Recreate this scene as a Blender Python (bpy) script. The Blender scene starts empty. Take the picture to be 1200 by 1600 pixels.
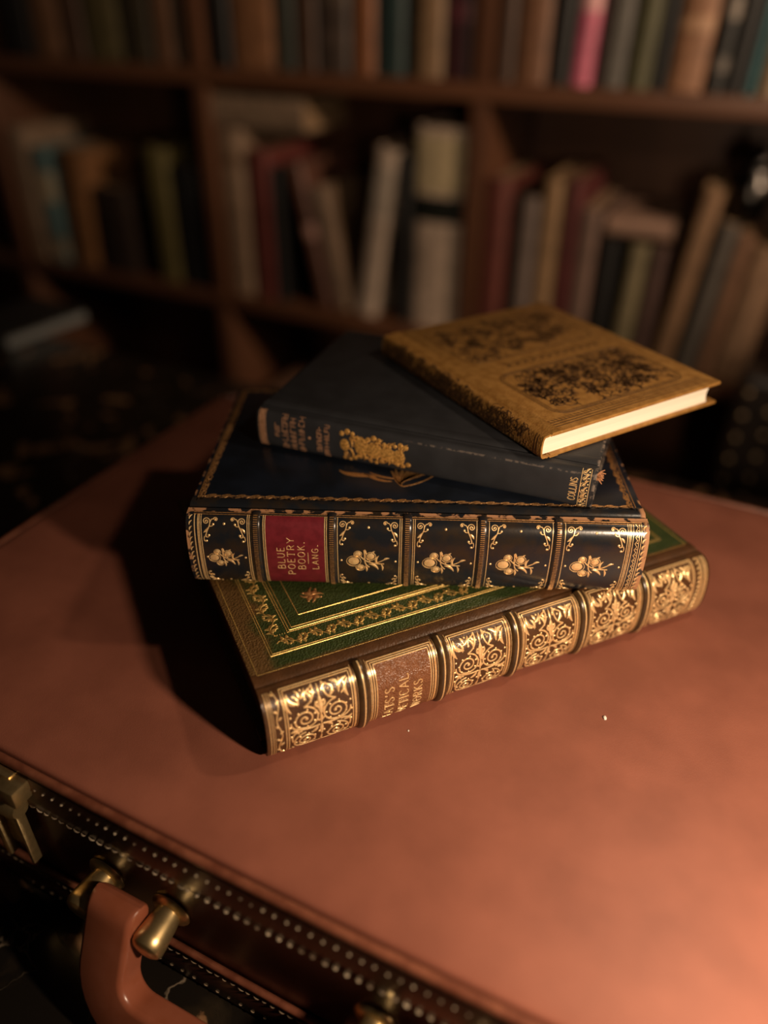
import bpy, bmesh, math, random
from mathutils import Vector, Matrix

random.seed(7)
sc = bpy.context.scene
COL = sc.collection
PI = math.pi

# ------------------------------------------------------------------ camera
CAM_H = 0.25445            # above the top of the briefcase (z = 0)
F_PX, PITCH, ROLL = 1207.1, 0.5934, 0.01133
cam_d = bpy.data.cameras.new('camera')
cam = bpy.data.objects.new('camera', cam_d)
COL.objects.link(cam)
fw = Vector((0, math.cos(PITCH), -math.sin(PITCH)))
r0 = Vector((1, 0, 0)); u0 = r0.cross(fw)
rt = math.cos(ROLL) * r0 + math.sin(ROLL) * u0
up = -math.sin(ROLL) * r0 + math.cos(ROLL) * u0
m = Matrix((rt, up, -fw)).transposed().to_4x4()
m.translation = (0, 0, CAM_H)
cam.matrix_world = m
cam_d.sensor_fit = 'VERTICAL'
cam_d.sensor_height = 36.0
cam_d.sensor_width = 27.0
cam_d.lens = F_PX / 1600 * 36.0
cam_d.clip_start = 0.01
cam_d.dof.use_dof = True
cam_d.dof.focus_distance = 0.322
cam_d.dof.aperture_fstop = 2.35
sc.camera = cam

# ------------------------------------------------------------------ world, lamps, exposure
w = bpy.data.worlds.new('dim_room'); sc.world = w
w.use_nodes = True
w.node_tree.nodes['Background'].inputs[0].default_value = (0.030, 0.022, 0.017, 1)
w.node_tree.nodes['Background'].inputs[1].default_value = 0.22

def lamp(name, loc, watts, col, radius):
    l = bpy.data.lights.new(name, 'POINT')
    l.energy = watts; l.color = col; l.shadow_soft_size = radius
    o = bpy.data.objects.new(name, l); o.location = loc; COL.objects.link(o)
    return o
lamp('key_lamp', (0.184, 0.025, 0.165), 5.0, (1.0, 0.745, 0.515), 0.011)
lamp('side_lamp', (0.240, 0.271, 0.392), 1.6, (1.0, 0.74, 0.50), 0.014)
rl = bpy.data.lights.new('bookcase_fill', 'SPOT')      # added spot with no visible source, off to the right, brightens the bookcase
rl.energy = 58.0; rl.color = (1.0, 0.72, 0.50); rl.shadow_soft_size = 0.05; rl.spot_size = math.radians(57); rl.spot_blend = 0.7
rlo = bpy.data.objects.new('bookcase_fill', rl); rlo.location = (1.0, 0.10, 0.55)
rlo.rotation_euler = Vector((-1.08, 1.20, -0.33)).to_track_quat('-Z', 'Y').to_euler(); COL.objects.link(rlo)

sc.view_settings.view_transform = 'Standard'
sc.view_settings.look = 'None'
sc.view_settings.gamma = 1
sc.view_settings.use_curve_mapping = False
sc.view_settings.exposure = 0.0

# ------------------------------------------------------------------ materials
def nd(t, kind, **kw):
    n = t.nodes.new(kind)
    for k, v in kw.items():
        setattr(n, k, v)
    return n

def mat(name, col, rough=0.5, metal=0.0, col2=None, nscale=200, ndetail=4, mixlo=0.35, mixhi=0.65,
        bscale=0, bstr=0.2, bdist=0.0002, bkind='noise', coat=0.0, sheen=0.0, spec=0.5, stretch=(1, 1, 1), rough2=None):
    M = bpy.data.materials.new(name); M.use_nodes = True
    t = M.node_tree; b = t.nodes['Principled BSDF']
    b.inputs['Roughness'].default_value = rough
    b.inputs['Metallic'].default_value = metal
    b.inputs['Coat Weight'].default_value = coat
    b.inputs['Coat Roughness'].default_value = 0.25
    b.inputs['Sheen Weight'].default_value = sheen
    b.inputs['Specular IOR Level'].default_value = spec
    tc = nd(t, 'ShaderNodeTexCoord')
    mp = nd(t, 'ShaderNodeMapping'); mp.inputs['Scale'].default_value = stretch
    t.links.new(tc.outputs['Object'], mp.inputs['Vector'])
    if col2 is None:
        b.inputs['Base Color'].default_value = (*col, 1)
    else:
        n = nd(t, 'ShaderNodeTexNoise'); n.inputs['Scale'].default_value = nscale; n.inputs['Detail'].default_value = ndetail
        r = nd(t, 'ShaderNodeValToRGB')
        r.color_ramp.elements[0].position = mixlo; r.color_ramp.elements[0].color = (*col, 1)
        r.color_ramp.elements[1].position = mixhi; r.color_ramp.elements[1].color = (*col2, 1)
        t.links.new(mp.outputs[0], n.inputs['Vector']); t.links.new(n.outputs['Fac'], r.inputs[0])
        t.links.new(r.outputs[0], b.inputs['Base Color'])
        if rough2 is not None:
            mr = nd(t, 'ShaderNodeMapRange'); mr.inputs[1].default_value = mixlo; mr.inputs[2].default_value = mixhi
            mr.inputs[3].default_value = rough; mr.inputs[4].default_value = rough2
            t.links.new(n.outputs['Fac'], mr.inputs[0]); t.links.new(mr.outputs[0], b.inputs['Roughness'])
    if bscale:
        if bkind == 'voronoi':
            n2 = nd(t, 'ShaderNodeTexVoronoi'); n2.inputs['Scale'].default_value = bscale; out = n2.outputs['Distance']
        else:
            n2 = nd(t, 'ShaderNodeTexNoise'); n2.inputs['Scale'].default_value = bscale; n2.inputs['Detail'].default_value = 3; out = n2.outputs['Fac']
        t.links.new(mp.outputs[0], n2.inputs['Vector'])
        bp_ = nd(t, 'ShaderNodeBump'); bp_.inputs['Strength'].default_value = bstr; bp_.inputs['Distance'].default_value = bdist
        t.links.new(out, bp_.inputs['Height']); t.links.new(bp_.outputs[0], b.inputs['Normal'])
    return M

def masked(M, mask_fn, col_b, rough_b=None):
    """mix the base colour of M towards col_b where mask_fn(nodes) is 1 (a shape of its own: rubbed edges, faded margins)."""
    t = M.node_tree; b = t.nodes['Principled BSDF']
    tc = nd(t, 'ShaderNodeTexCoord'); sx = nd(t, 'ShaderNodeSeparateXYZ')
    t.links.new(tc.outputs['Object'], sx.inputs[0])
    def smooth(sock, a, c):
        mr = nd(t, 'ShaderNodeMapRange', interpolation_type='SMOOTHSTEP')
        mr.inputs[1].default_value = a; mr.inputs[2].default_value = c
        mr.inputs[3].default_value = 0 if a < c else 1
        if a > c:
            mr.inputs[1].default_value = c; mr.inputs[2].default_value = a
            mr.inputs[3].default_value = 1; mr.inputs[4].default_value = 0
        t.links.new(sock, mr.inputs[0]); return mr.outputs[0]
    def op(o, a, c):
        k = nd(t, 'ShaderNodeMath', operation=o)
        for i, s in enumerate((a, c)):
            if isinstance(s, (int, float)): k.inputs[i].default_value = s
            else: t.links.new(s, k.inputs[i])
        return k.outputs[0]
    def noise(scale, detail=4):
        n = nd(t, 'ShaderNodeTexNoise'); n.inputs['Scale'].default_value = scale; n.inputs['Detail'].default_value = detail
        t.links.new(tc.outputs['Object'], n.inputs['Vector']); return n.outputs['Fac']
    mask = mask_fn(sx.outputs[0], sx.outputs[1], sx.outputs[2], smooth, op, noise)
    mx = nd(t, 'ShaderNodeMix', data_type='RGBA')
    base = b.inputs['Base Color']
    if base.links:
        t.links.new(base.links[0].from_socket, mx.inputs[6])
    else:
        mx.inputs[6].default_value = base.default_value
    mx.inputs[7].default_value = (*col_b, 1)
    t.links.new(mask, mx.inputs[0]); t.links.new(mx.outputs[2], base)
    if rough_b is not None:
        r = b.inputs['Roughness'].default_value
        mr = nd(t, 'ShaderNodeMapRange'); mr.inputs[3].default_value = r; mr.inputs[4].default_value = rough_b
        t.links.new(mask, mr.inputs[0]); t.links.new(mr.outputs[0], b.inputs['Roughness'])
    return M

GOLD = mat('gold_leaf', (1.0, 0.72, 0.36), 0.32, 0.50, (0.86, 0.52, 0.22), 900, 3, 0.40, 0.72, bscale=2500, bstr=0.25, bdist=0.00005)
GOLD_DULL = mat('dull_gold', (0.62, 0.34, 0.13), 0.50, 0.75, (0.30, 0.14, 0.05), 1400, 3, 0.42, 0.68)
GOLD_COVER = mat('cover_gold', (0.90, 0.62, 0.20), 0.40, 0.70, (0.42, 0.24, 0.07), 1500, 3, 0.42, 0.7)
BRASS = mat('aged_brass', (0.74, 0.55, 0.27), 0.30, 0.92, (0.42, 0.30, 0.14), 260, 5, 0.40, 0.72, rough2=0.42)
STEEL_BRASS = mat('worn_brass', (0.50, 0.42, 0.30), 0.30, 1.0, (0.32, 0.25, 0.16), 400, 4, 0.4, 0.7)
CASE = mat('tan_leather', (0.224, 0.076, 0.048), 0.43, 0.0, (0.286, 0.099, 0.063), 35, 12, 0.35, 0.68, bscale=1900, bstr=0.5, bdist=0.00012, spec=0.50)
CASE_EDGE = mat('piping_leather', (0.130, 0.040, 0.022), 0.34, 0.0, (0.22, 0.078, 0.044), 160, 4, 0.35, 0.7, bscale=1500, bstr=0.2, bdist=0.0001)
CASE_DARK = mat('oxblood_leather', (0.052, 0.016, 0.010), 0.30, 0.0, (0.085, 0.027, 0.015), 90, 5, 0.4, 0.7, bscale=700, bstr=0.25, bdist=0.00012, coat=0.15)
HANDLE_L = mat('handle_leather', (0.270, 0.085, 0.046), 0.29, 0.0, (0.240, 0.070, 0.034), 120, 4, 0.35, 0.7, bscale=2200, bstr=0.12, bdist=0.0001, coat=0.1)
THREAD = mat('cream_thread', (0.46, 0.37, 0.26), 0.8, 0, (0.12, 0.08, 0.05), 90, 3, .46, .60)
THREAD_DARK = mat('soiled_thread', (0.26, 0.19, 0.12), 0.8)

# ------------------------------------------------------------------ mesh helpers
def mesh_obj(name, verts, faces, material, parent=None, smooth=True, angle=40):
    me = bpy.data.meshes.new(name)
    me.from_pydata([tuple(v) for v in verts], [], faces)
    me.validate(); me.update()
    if material: me.materials.append(material)
    if smooth and len(me.polygons):
        me.polygons.foreach_set('use_smooth', [True] * len(me.polygons))
        me.set_sharp_from_angle(angle=math.radians(angle))
    o = bpy.data.objects.new(name, me); COL.objects.link(o)
    if parent: o.parent = parent
    return o

def bm_obj(name, bm, material, parent=None, smooth=True, angle=40):
    bmesh.ops.recalc_face_normals(bm, faces=bm.faces)
    me = bpy.data.meshes.new(name); bm.to_mesh(me); bm.free()
    if material: me.materials.append(material)
    if smooth:
        me.polygons.foreach_set('use_smooth', [True] * len(me.polygons))
        me.set_sharp_from_angle(angle=math.radians(angle))
    o = bpy.data.objects.new(name, me); COL.objects.link(o)
    if parent: o.parent = parent
    return o

def bm_box(bm, lo, hi, bevel=0.0, seg=2):
    r = bmesh.ops.create_cube(bm, size=1)
    vs = r['verts']
    for v in vs:
        v.co = Vector([lo[i] + (v.co[i] + 0.5) * (hi[i] - lo[i]) for i in range(3)])
    if bevel:
        es = list({e for v in vs for e in v.link_edges})
        bmesh.ops.bevel(bm, geom=es, offset=bevel, segments=seg, profile=0.6, affect='EDGES')
    return bm

def box(name, lo, hi, material, parent=None, bevel=0.0, seg=2):
    bm = bmesh.new(); bm_box(bm, lo, hi, bevel, seg)
    return bm_obj(name, bm, material, parent)

def empty(name, loc=(0, 0, 0), rz=0.0, label=None, cat=None, group=None):
    o = bpy.data.objects.new(name, None); COL.objects.link(o)
    o.empty_display_size = 0.02
    o.location = loc; o.rotation_euler = (0, 0, rz)
    if label: o['label'] = label
    if cat: o['category'] = cat
    if group: o['group'] = group
    return o

def tag(o, label=None, cat=None, group=None, kind=None):
    if label: o['label'] = label
    if cat: o['category'] = cat
    if group: o['group'] = group
    if kind: o['kind'] = kind
    return o

def lathe(name, prof, axis_o, axis_d, material, parent=None, seg=28, angle=35):
    """prof: (distance along axis, radius) pairs."""
    d = Vector(axis_d).normalized(); o = Vector(axis_o)
    a = d.orthogonal().normalized(); b = d.cross(a)
    V, Fc = [], []
    for (h, r) in prof:
        for k in range(seg):
            th = 2 * PI * k / seg
            V.append(o + d * h + (a * math.cos(th) + b * math.sin(th)) * r)
    n = len(prof)
    for i in range(n - 1):
        for k in range(seg):
            k2 = (k + 1) % seg
            Fc.append((i * seg + k, i * seg + k2, (i + 1) * seg + k2, (i + 1) * seg + k))
    Fc.append(tuple(reversed(range(seg)))); Fc.append(tuple((n - 1) * seg + k for k in range(seg)))
    ob = mesh_obj(name, V, Fc, material, parent, True, angle)
    fixn(ob); return ob

def fixn(ob):
    bm = bmesh.new(); bm.from_mesh(ob.data); bmesh.ops.recalc_face_normals(bm, faces=bm.faces); bm.to_mesh(ob.data); bm.free()

def tube_data(path, rad, seg=6, closed=False):
    V, Fc = [], []
    n = len(path); P = [Vector(p) for p in path]
    for i in range(n):
        if closed: t = (P[(i + 1) % n] - P[i - 1])
        else: t = P[min(i + 1, n - 1)] - P[max(i - 1, 0)]
        t.normalize()
        a = t.cross(Vector((0, 0, 1)))
        if a.length < 1e-4: a = t.cross(Vector((0, 1, 0)))
        a.normalize(); b = a.cross(t)
        r = rad[i] if isinstance(rad, (list, tuple)) else rad
        for k in range(seg):
            th = 2 * PI * k / seg
            V.append(P[i] + (a * math.cos(th) + b * math.sin(th)) * r)
    for i in range(n if closed else n - 1):
        j = (i + 1) % n
        for k in range(seg):
            k2 = (k + 1) % seg
            Fc.append((i * seg + k, i * seg + k2, j * seg + k2, j * seg + k))
    if not closed:
        Fc.append(tuple(range(seg))); Fc.append(tuple((n - 1) * seg + k for k in reversed(range(seg))))
    return V, Fc

# ------------------------------------------------------------------ gilt tooling: raised strokes laid on a surface
class Orn:
    def __init__(s): s.st = []; s.dc = []
    def line(s, pts, wd, taper=False):
        s.st.append((pts, wd, taper)); return s
    def seg(s, a, b, wd, n=None):
        L = math.dist(a, b); n = n or max(1, int(L / 0.0015))
        s.st.append(([(a[0] + (b[0] - a[0]) * i / n, a[1] + (b[1] - a[1]) * i / n) for i in range(n + 1)], wd, False)); return s
    def dot(s, c, r): s.dc.append((c, r, r, 0)); return s
    def oval(s, c, rx, ry, rot=0): s.dc.append((c, rx, ry, rot)); return s
    def leaf(s, a, b, wd, bend=0.0):
        n = 7; dx, dy = b[0] - a[0], b[1] - a[1]
        pts = [(a[0] + dx * i / n - dy * bend * math.sin(PI * i / n), a[1] + dy * i / n + dx * bend * math.sin(PI * i / n)) for i in range(n + 1)]
        s.st.append((pts, wd, True)); return s
    def spiral(s, c, r, turns, a0, sgn, wd, n=26, inner=0.12):
        pts = []
        for i in range(n + 1):
            f = i / n; a = a0 + sgn * turns * 2 * PI * f; rr = r * (1 - f * (1 - inner))
            pts.append((c[0] + rr * math.cos(a), c[1] + rr * math.sin(a)))
        s.st.append((pts, wd, False)); s.dot(pts[-1], wd * 0.9); return s
    def curve(s, p0, p1, p2, p3, wd, n=12, taper=False):
        pts = []
        for i in range(n + 1):
            t = i / n; q = 1 - t
            pts.append(tuple(q**3 * p0[k] + 3 * q * q * t * p1[k] + 3 * q * t * t * p2[k] + t**3 * p3[k] for k in (0, 1)))
        s.st.append((pts, wd, taper)); return s
    def rect(s, x0, y0, x1, y1, wd):
        return s.seg((x0, y0), (x1, y0), wd).seg((x1, y0), (x1, y1), wd).seg((x1, y1), (x0, y1), wd).seg((x0, y1), (x0, y0), wd)
    def build(s, name, fn, h1, material, parent, h0=-0.00006, xform=None):
        V, Fc = [], []
        T = xform or (lambda x, y: (x, y))
        for pts, wd, taper in s.st:
            n = len(pts)
            if n < 2: continue
            base = len(V)
            for i in range(n):
                a = pts[max(i - 1, 0)]; b = pts[min(i + 1, n - 1)]
                tx, ty = b[0] - a[0], b[1] - a[1]; L = math.hypot(tx, ty) or 1
                wv = wd * (math.sin(PI * (0.06 + 0.88 * i / (n - 1))) if taper else 1) * 0.5
                nx, ny = -ty / L * wv, tx / L * wv
                x, y = pts[i]
                V.append(fn(*T(x + nx, y + ny), h0)); V.append(fn(*T(x + nx * .55, y + ny * .55), h1)); V.append(fn(*T(x - nx * .55, y - ny * .55), h1)); V.append(fn(*T(x - nx, y - ny), h0))
            for i in range(n - 1):
                q = base + i * 4
                for k in range(3): Fc.append((q + k, q + k + 1, q + 5 + k, q + 4 + k))
            Fc.append((base, base + 1, base + 2, base + 3)); q = base + (n - 1) * 4; Fc.append((q + 3, q + 2, q + 1, q))
        for c, rx, ry, rot in s.dc:
            base = len(V); k = 10
            V.append(fn(*T(*c), h1 * 1.25))
            for ring, hh in ((0.65, h1), (1.0, h0)):
                for i in range(k):
                    a = 2 * PI * i / k; x, y = rx * ring * math.cos(a), ry * ring * math.sin(a)
                    V.append(fn(*T(c[0] + x * math.cos(rot) - y * math.sin(rot), c[1] + x * math.sin(rot) + y * math.cos(rot)), hh))
            for i in range(k):
                j = (i + 1) % k
                Fc.append((base, base + 1 + i, base + 1 + j)); Fc.append((base + 1 + i, base + 1 + k + i, base + 1 + k + j, base + 1 + j))
        ob = mesh_obj(name, V, Fc, material, parent, True, 50)
        return ob

GLY = {
 'A': (.7, [[(0, 0), (.35, 1)], [(.35, 1), (.7, 0)], [(.13, .36), (.57, .36)]]),
 'B': (.6, [[(.05, 0), (.05, 1)], [(.05, 1), (.36, 1), (.5, .88), (.5, .66), (.36, .54), (.05, .54)], [(.36, .54), (.58, .42), (.58, .12), (.38, 0), (.05, 0)]]),
 'C': (.65, [[(.62, .8), (.5, .97), (.3, 1), (.1, .85), (.02, .5), (.1, .15), (.3, 0), (.5, .03), (.62, .2)]]),
 'E': (.55, [[(.05, 0), (.05, 1)], [(.05, 1), (.5, 1)], [(.05, .52), (.4, .52)], [(.05, 0), (.52, 0)]]),
 'G': (.68, [[(.62, .8), (.5, .97), (.3, 1), (.1, .85), (.02, .5), (.1, .15), (.3, 0), (.5, .03), (.62, .18), (.62, .45), (.4, .45)]]),
 'I': (.2, [[(.1, 0), (.1, 1)], [(0, 0), (.2, 0)], [(0, 1), (.2, 1)]]),
 'K': (.62, [[(.05, 0), (.05, 1)], [(.55, 1), (.05, .45)], [(.2, .6), (.6, 0)]]),
 'L': (.52, [[(.05, 1), (.05, 0)], [(.05, 0), (.5, 0), (.5, .14)]]),
 'N': (.66, [[(.05, 0), (.05, 1)], [(.05, 1), (.6, 0)], [(.6, 0), (.6, 1)]]),
 'O': (.72, [[(.36, 1), (.12, .86), (.02, .5), (.12, .14), (.36, 0), (.6, .14), (.7, .5), (.6, .86), (.36, 1)]]),
 'P': (.56, [[(.05, 0), (.05, 1)], [(.05, 1), (.38, 1), (.54, .86), (.54, .62), (.38, .48), (.05, .48)]]),
 'R': (.6, [[(.05, 0), (.05, 1)], [(.05, 1), (.38, 1), (.52, .86), (.52, .64), (.38, .5), (.05, .5)], [(.28, .5), (.6, 0)]]),
 'S': (.52, [[(.47, .82), (.36, .98), (.16, .98), (.04, .82), (.08, .62), (.25, .52), (.43, .4), (.48, .2), (.36, .02), (.14, .02), (.02, .2)]]),
 'T': (.6, [[(.3, 0), (.3, 1)], [(0, .86), (.02, 1), (.58, 1), (.6, .86)], [(.2, 0), (.4, 0)]]),
 'U': (.64, [[(.05, 1), (.05, .3), (.15, .06), (.32, 0), (.49, .06), (.59, .3), (.59, 1)]]),
 'W': (.95, [[(0, 1), (.24, 0)], [(.24, 0), (.47, 1)], [(.47, 1), (.71, 0)], [(.71, 0), (.95, 1)]]),
 'Y': (.62, [[(0, 1), (.31, .5)], [(.62, 1), (.31, .5)], [(.31, .5), (.31, 0)]]),
 '.': (.2, []), "'": (.2, [[(.12, 1), (.06, .75)]]), ' ': (.35, []),
}
def text(orn, s, cx, cy, size, wd, spacing=.22, xs=1.0):
    """one line of capitals read up the spine: reading direction +y, tops of the letters towards -x; centred on (cx, cy)."""
    tot = sum(GLY[c][0] + spacing for c in s) - spacing
    x = -tot * size * xs / 2
    for c in s:
        gw, strokes = GLY[c]
        for st in strokes:
            pts = []
            for (a, b), (a2, b2) in zip(st[:-1], st[1:]):
                pts.append((a, b)); pts.append(((a + a2) / 2, (b + b2) / 2))
            pts.append(st[-1])
            orn.line([(cx - (b - .5) * size, cy + x + a * size * xs) for a, b in pts], wd)
        if c == '.': orn.dot((cx + .45 * size, cy + x + .1 * size), wd * .8)
        x += (gw + spacing) * size * xs

# ------------------------------------------------------------------ books with rounded spines
class Spine:
    """cross-section of a spine in (v, w): shoulders at v=v0, bulging to v=-b; a = arc length from the lower shoulder upwards."""
    def __init__(s, t, v0, b, p=0.62, n=56, droop=0.0, lo=0.0004):
        s.pts = []
        for i in range(n + 1):
            ph = -PI / 2 + PI * i / n
            wv = t / 2 + (t / 2 - lo) * math.copysign(abs(math.sin(ph)) ** 0.92, math.sin(ph))
            v = v0 - (v0 + b) * (max(math.cos(ph), 0) ** p)
            s.pts.append((v, wv))
        s.L = [0]
        for a, c in zip(s.pts[:-1], s.pts[1:]): s.L.append(s.L[-1] + math.dist(a, c))
        s.A = s.L[-1]
    def at(s, a):
        a = min(max(a, 0), s.A * .99999)
        lo, hi = 0, len(s.L) - 1
        while hi - lo > 1:
            mid = (lo + hi) // 2
            if s.L[mid] <= a: lo = mid
            else: hi = mid
        f = (a - s.L[lo]) / (s.L[hi] - s.L[lo])
        p, q = s.pts[lo], s.pts[hi]
        def nrm(i):
            i0, i1 = max(i - 1, 0), min(i + 1, len(s.pts) - 1)
            tv, tw = s.pts[i1][0] - s.pts[i0][0], s.pts[i1][1] - s.pts[i0][1]; L = math.hypot(tv, tw); return (-tw / L, tv / L)
        n0, n1 = nrm(lo), nrm(hi)
        return (p[0] + (q[0] - p[0]) * f, p[1] + (q[1] - p[1]) * f), (n0[0] + (n1[0] - n0[0]) * f, n0[1] + (n1[1] - n0[1]) * f)
    def fn(s, x, a, h):
        (v, wv), (nv, nw) = s.at(a)
        return (x, v + nv * h, wv + nw * h)

def spine_mesh(name, sp, L, material, parent, thick=0.0011, joint=0.0075, t=0.03, groove=0.0007, inset=0.0, nu=1):
    """leather spine with joints running onto the boards."""
    arc = sp.pts
    v0 = arc[0][0]
    prof = [(joint + .0045, -.00012), (joint, -.00012), ((joint + v0) / 2 + .0004, groove), (v0 + .0006, .0001)] + list(arc) + \
           [(v0 + .0006, t - .0001), ((joint + v0) / 2 + .0004, t - groove), (joint, t + .00012), (joint + .0045, t + .00012)]
    n = len(prof)
    inner = []
    for i in range(n):
        a, b = prof[max(i - 1, 0)], prof[min(i + 1, n - 1)]
        tv, tw = b[0] - a[0], b[1] - a[1]; Ln = math.hypot(tv, tw)
        inner.append((prof[i][0] + tw / Ln * thick, prof[i][1] - tv / Ln * thick))
    V, Fc = [], []
    us = [inset + (L - 2 * inset) * k / nu for k in range(nu + 1)]
    for u in us:
        for (v, wv) in prof: V.append((u, v, wv))
        for (v, wv) in inner: V.append((u, v, wv))
    S = 2 * n
    for k in range(nu):
        for i in range(n - 1):
            a = k * S + i; b = (k + 1) * S + i
            Fc.append((a, a + 1, b + 1, b)); Fc.append((a + n, b + n, b + n + 1, a + n + 1))
        for i in (0, n - 1):
            a = k * S + i; b = (k + 1) * S + i; Fc.append((a, b, b + n, a + n))
    for k in (0, nu):
        for i in range(n - 1):
            a = k * S + i; Fc.append((a, a + n, a + n + 1, a + 1))
    o = mesh_obj(name, V, Fc, material, parent, True, 50); fixn(o); return o

def band_mesh(name, sp, u, wd, ht, material, parent):
    V, Fc = [], []
    na = 40; nk = 8
    for i in range(na + 1):
        a = sp.A * (0.02 + .96 * i / na)
        for k in range(nk + 1):
            th = PI * k / nk
            V.append(sp.fn(u - math.cos(th) * wd / 2, a, -.0003 + (ht + .0003) * math.sin(th) ** .7))
    for i in range(na):
        for k in range(nk):
            q = i * (nk + 1) + k; Fc.append((q, q + 1, q + nk + 2, q + nk + 1))
    o = mesh_obj(name, V, Fc, material, parent, True, 60); fixn(o); return o

def page_block(name, u0, u1, v0, v1, w0, w1, material, parent, hollow=0.0025):
    """pages with a concave fore-edge."""
    prof = [(v0, w0), (v0, w1)]
    n = 10
    for i in range(n + 1):
        f = i / n; prof.append((v1 - hollow * math.sin(PI * f), w1 + (w0 - w1) * f))
    V = [(u0, v, wv) for v, wv in prof] + [(u1, v, wv) for v, wv in prof]
    k = len(prof)
    Fc = [tuple(range(k)), tuple(reversed(range(k, 2 * k)))] + [(i, k + i, k + (i + 1) % k, (i + 1) % k) for i in range(k)]
    o = mesh_obj(name, V, Fc, material, parent, True, 40); fixn(o); return o

PAGE = mat('cream_pages', (0.93, 0.86, 0.72), 0.85, 0.0, (0.86, 0.77, 0.62), 700, 2, 0.35, 0.7, stretch=(.02, .02, 6), bscale=1500, bstr=0.3, bdist=0.0001)
PAGE_OLD = mat('browned_pages', (0.30, 0.19, 0.10), 0.85, 0.0, (0.22, 0.13, 0.06), 700, 2, 0.35, 0.7, stretch=(.02, .02, 6))
PAGE_GILT = mat('gilt_page_edges', (0.28, 0.17, 0.06), 0.40, 0.6, (0.16, 0.09, 0.03), 700, 2, 0.35, 0.7, stretch=(.02, .02, 6))

# ================================================================== SETTING
CASE_YAW = -0.4443
EX = Vector((math.cos(CASE_YAW), math.sin(CASE_YAW), 0)); NX = Vector((-math.sin(CASE_YAW), math.cos(CASE_YAW), 0))
CASE_O = Vector((-0.2591, 0.2515, 0))
CASE_T = 0.103
TABLE_Z = -CASE_T
FLOOR_Z = TABLE_Z - 0.74
SHELF_N = 1.10          # distance of the bookcase front
def W(s, nd_, z): return EX * s + NX * nd_ + Vector((0, 0, z))

WOOD_FLOOR = mat('dark_boards', (0.035, 0.018, 0.010), 0.5, 0, (0.055, 0.028, 0.015), 8, 6, 0.4, 0.6, stretch=(1, 8, 1))
fl = empty('floor', (0, 0, FLOOR_Z), CASE_YAW); fl['kind'] = 'structure'
plank = None
for j in range(15):
    if plank is None:
        plank = box('plank', (-2.4, -0.073, -0.03), (2.4, 0.073, 0.0), WOOD_FLOOR, fl, 0.002, 1); pk = plank
    else:
        pk = plank.copy(); COL.objects.link(pk); pk.parent = fl
    pk.location = (random.uniform(-.05, .05), -0.55 + 0.15 * j, 0)
wall = box('wall_back', (-2.4, 0, 0), (2.4, 0.05, 2.2), mat('wall_paint', (0.10, 0.065, 0.045), 0.8), None)
wall.location = W(0, SHELF_N + 0.30, FLOOR_Z); wall.rotation_euler = (0, 0, CASE_YAW); wall['kind'] = 'structure'

# ------------------------------------------------------------------ marble table
MARBLE = bpy.data.materials.new('black_marble'); MARBLE.use_nodes = True
t = MARBLE.node_tree; b = t.nodes['Principled BSDF']
b.inputs['Roughness'].default_value = 0.22
tc = nd(t, 'ShaderNodeTexCoord')
n1 = nd(t, 'ShaderNodeTexNoise'); n1.inputs['Scale'].default_value = 22; n1.inputs['Detail'].default_value = 7; n1.inputs['Distortion'].default_value = 1.2
r1 = nd(t, 'ShaderNodeValToRGB')
for i, (p_, c_) in enumerate([(0.50, (0.010, 0.008, 0.006)), (0.60, (0.022, 0.016, 0.010)), (0.622, (0.20, 0.105, 0.05)), (0.69, (0.32, 0.18, 0.09))]):
    e_ = r1.color_ramp.elements[i] if i < 2 else r1.color_ramp.elements.new(p_)
    e_.position = p_; e_.color = (*c_, 1)
v1 = nd(t, 'ShaderNodeTexVoronoi', feature='DISTANCE_TO_EDGE'); v1.inputs['Scale'].default_value = 13
n2 = nd(t, 'ShaderNodeTexNoise'); n2.inputs['Scale'].default_value = 9; n2.inputs['Detail'].default_value = 6
mxv = nd(t, 'ShaderNodeMix', data_type='RGBA'); mxv.inputs[0].default_value = 0.25
t.links.new(tc.outputs['Object'], mxv.inputs[6]); t.links.new(n2.outputs['Color'], mxv.inputs[7]); t.links.new(mxv.outputs[2], v1.inputs['Vector'])
r2 = nd(t, 'ShaderNodeValToRGB'); r2.color_ramp.elements[0].position = 0.0; r2.color_ramp.elements[0].color = (.8, .8, .8, 1); r2.color_ramp.elements[1].position = 0.012; r2.color_ramp.elements[1].color = (0, 0, 0, 1)
n3 = nd(t, 'ShaderNodeTexNoise'); n3.inputs['Scale'].default_value = 14; r3 = nd(t, 'ShaderNodeValToRGB'); r3.color_ramp.elements[0].position = .54; r3.color_ramp.elements[1].position = .62
mm = nd(t, 'ShaderNodeMix', data_type='RGBA'); mm.inputs[7].default_value = (0.26, 0.20, 0.14, 1)
ml = nd(t, 'ShaderNodeMath', operation='MULTIPLY')
for nn_ in (n1, n2, n3): t.links.new(tc.outputs['Object'], nn_.inputs['Vector'])
t.links.new(n1.outputs['Fac'], r1.inputs[0]); t.links.new(v1.outputs['Distance'], r2.inputs[0]); t.links.new(n3.outputs['Fac'], r3.inputs[0])
t.links.new(r2.outputs[0], ml.inputs[0]); t.links.new(r3.outputs[0], ml.inputs[1]); t.links.new(ml.outputs[0], mm.inputs[0])
t.links.new(r1.outputs[0], mm.inputs[6]); t.links.new(mm.outputs[2], b.inputs['Base Color'])

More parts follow.
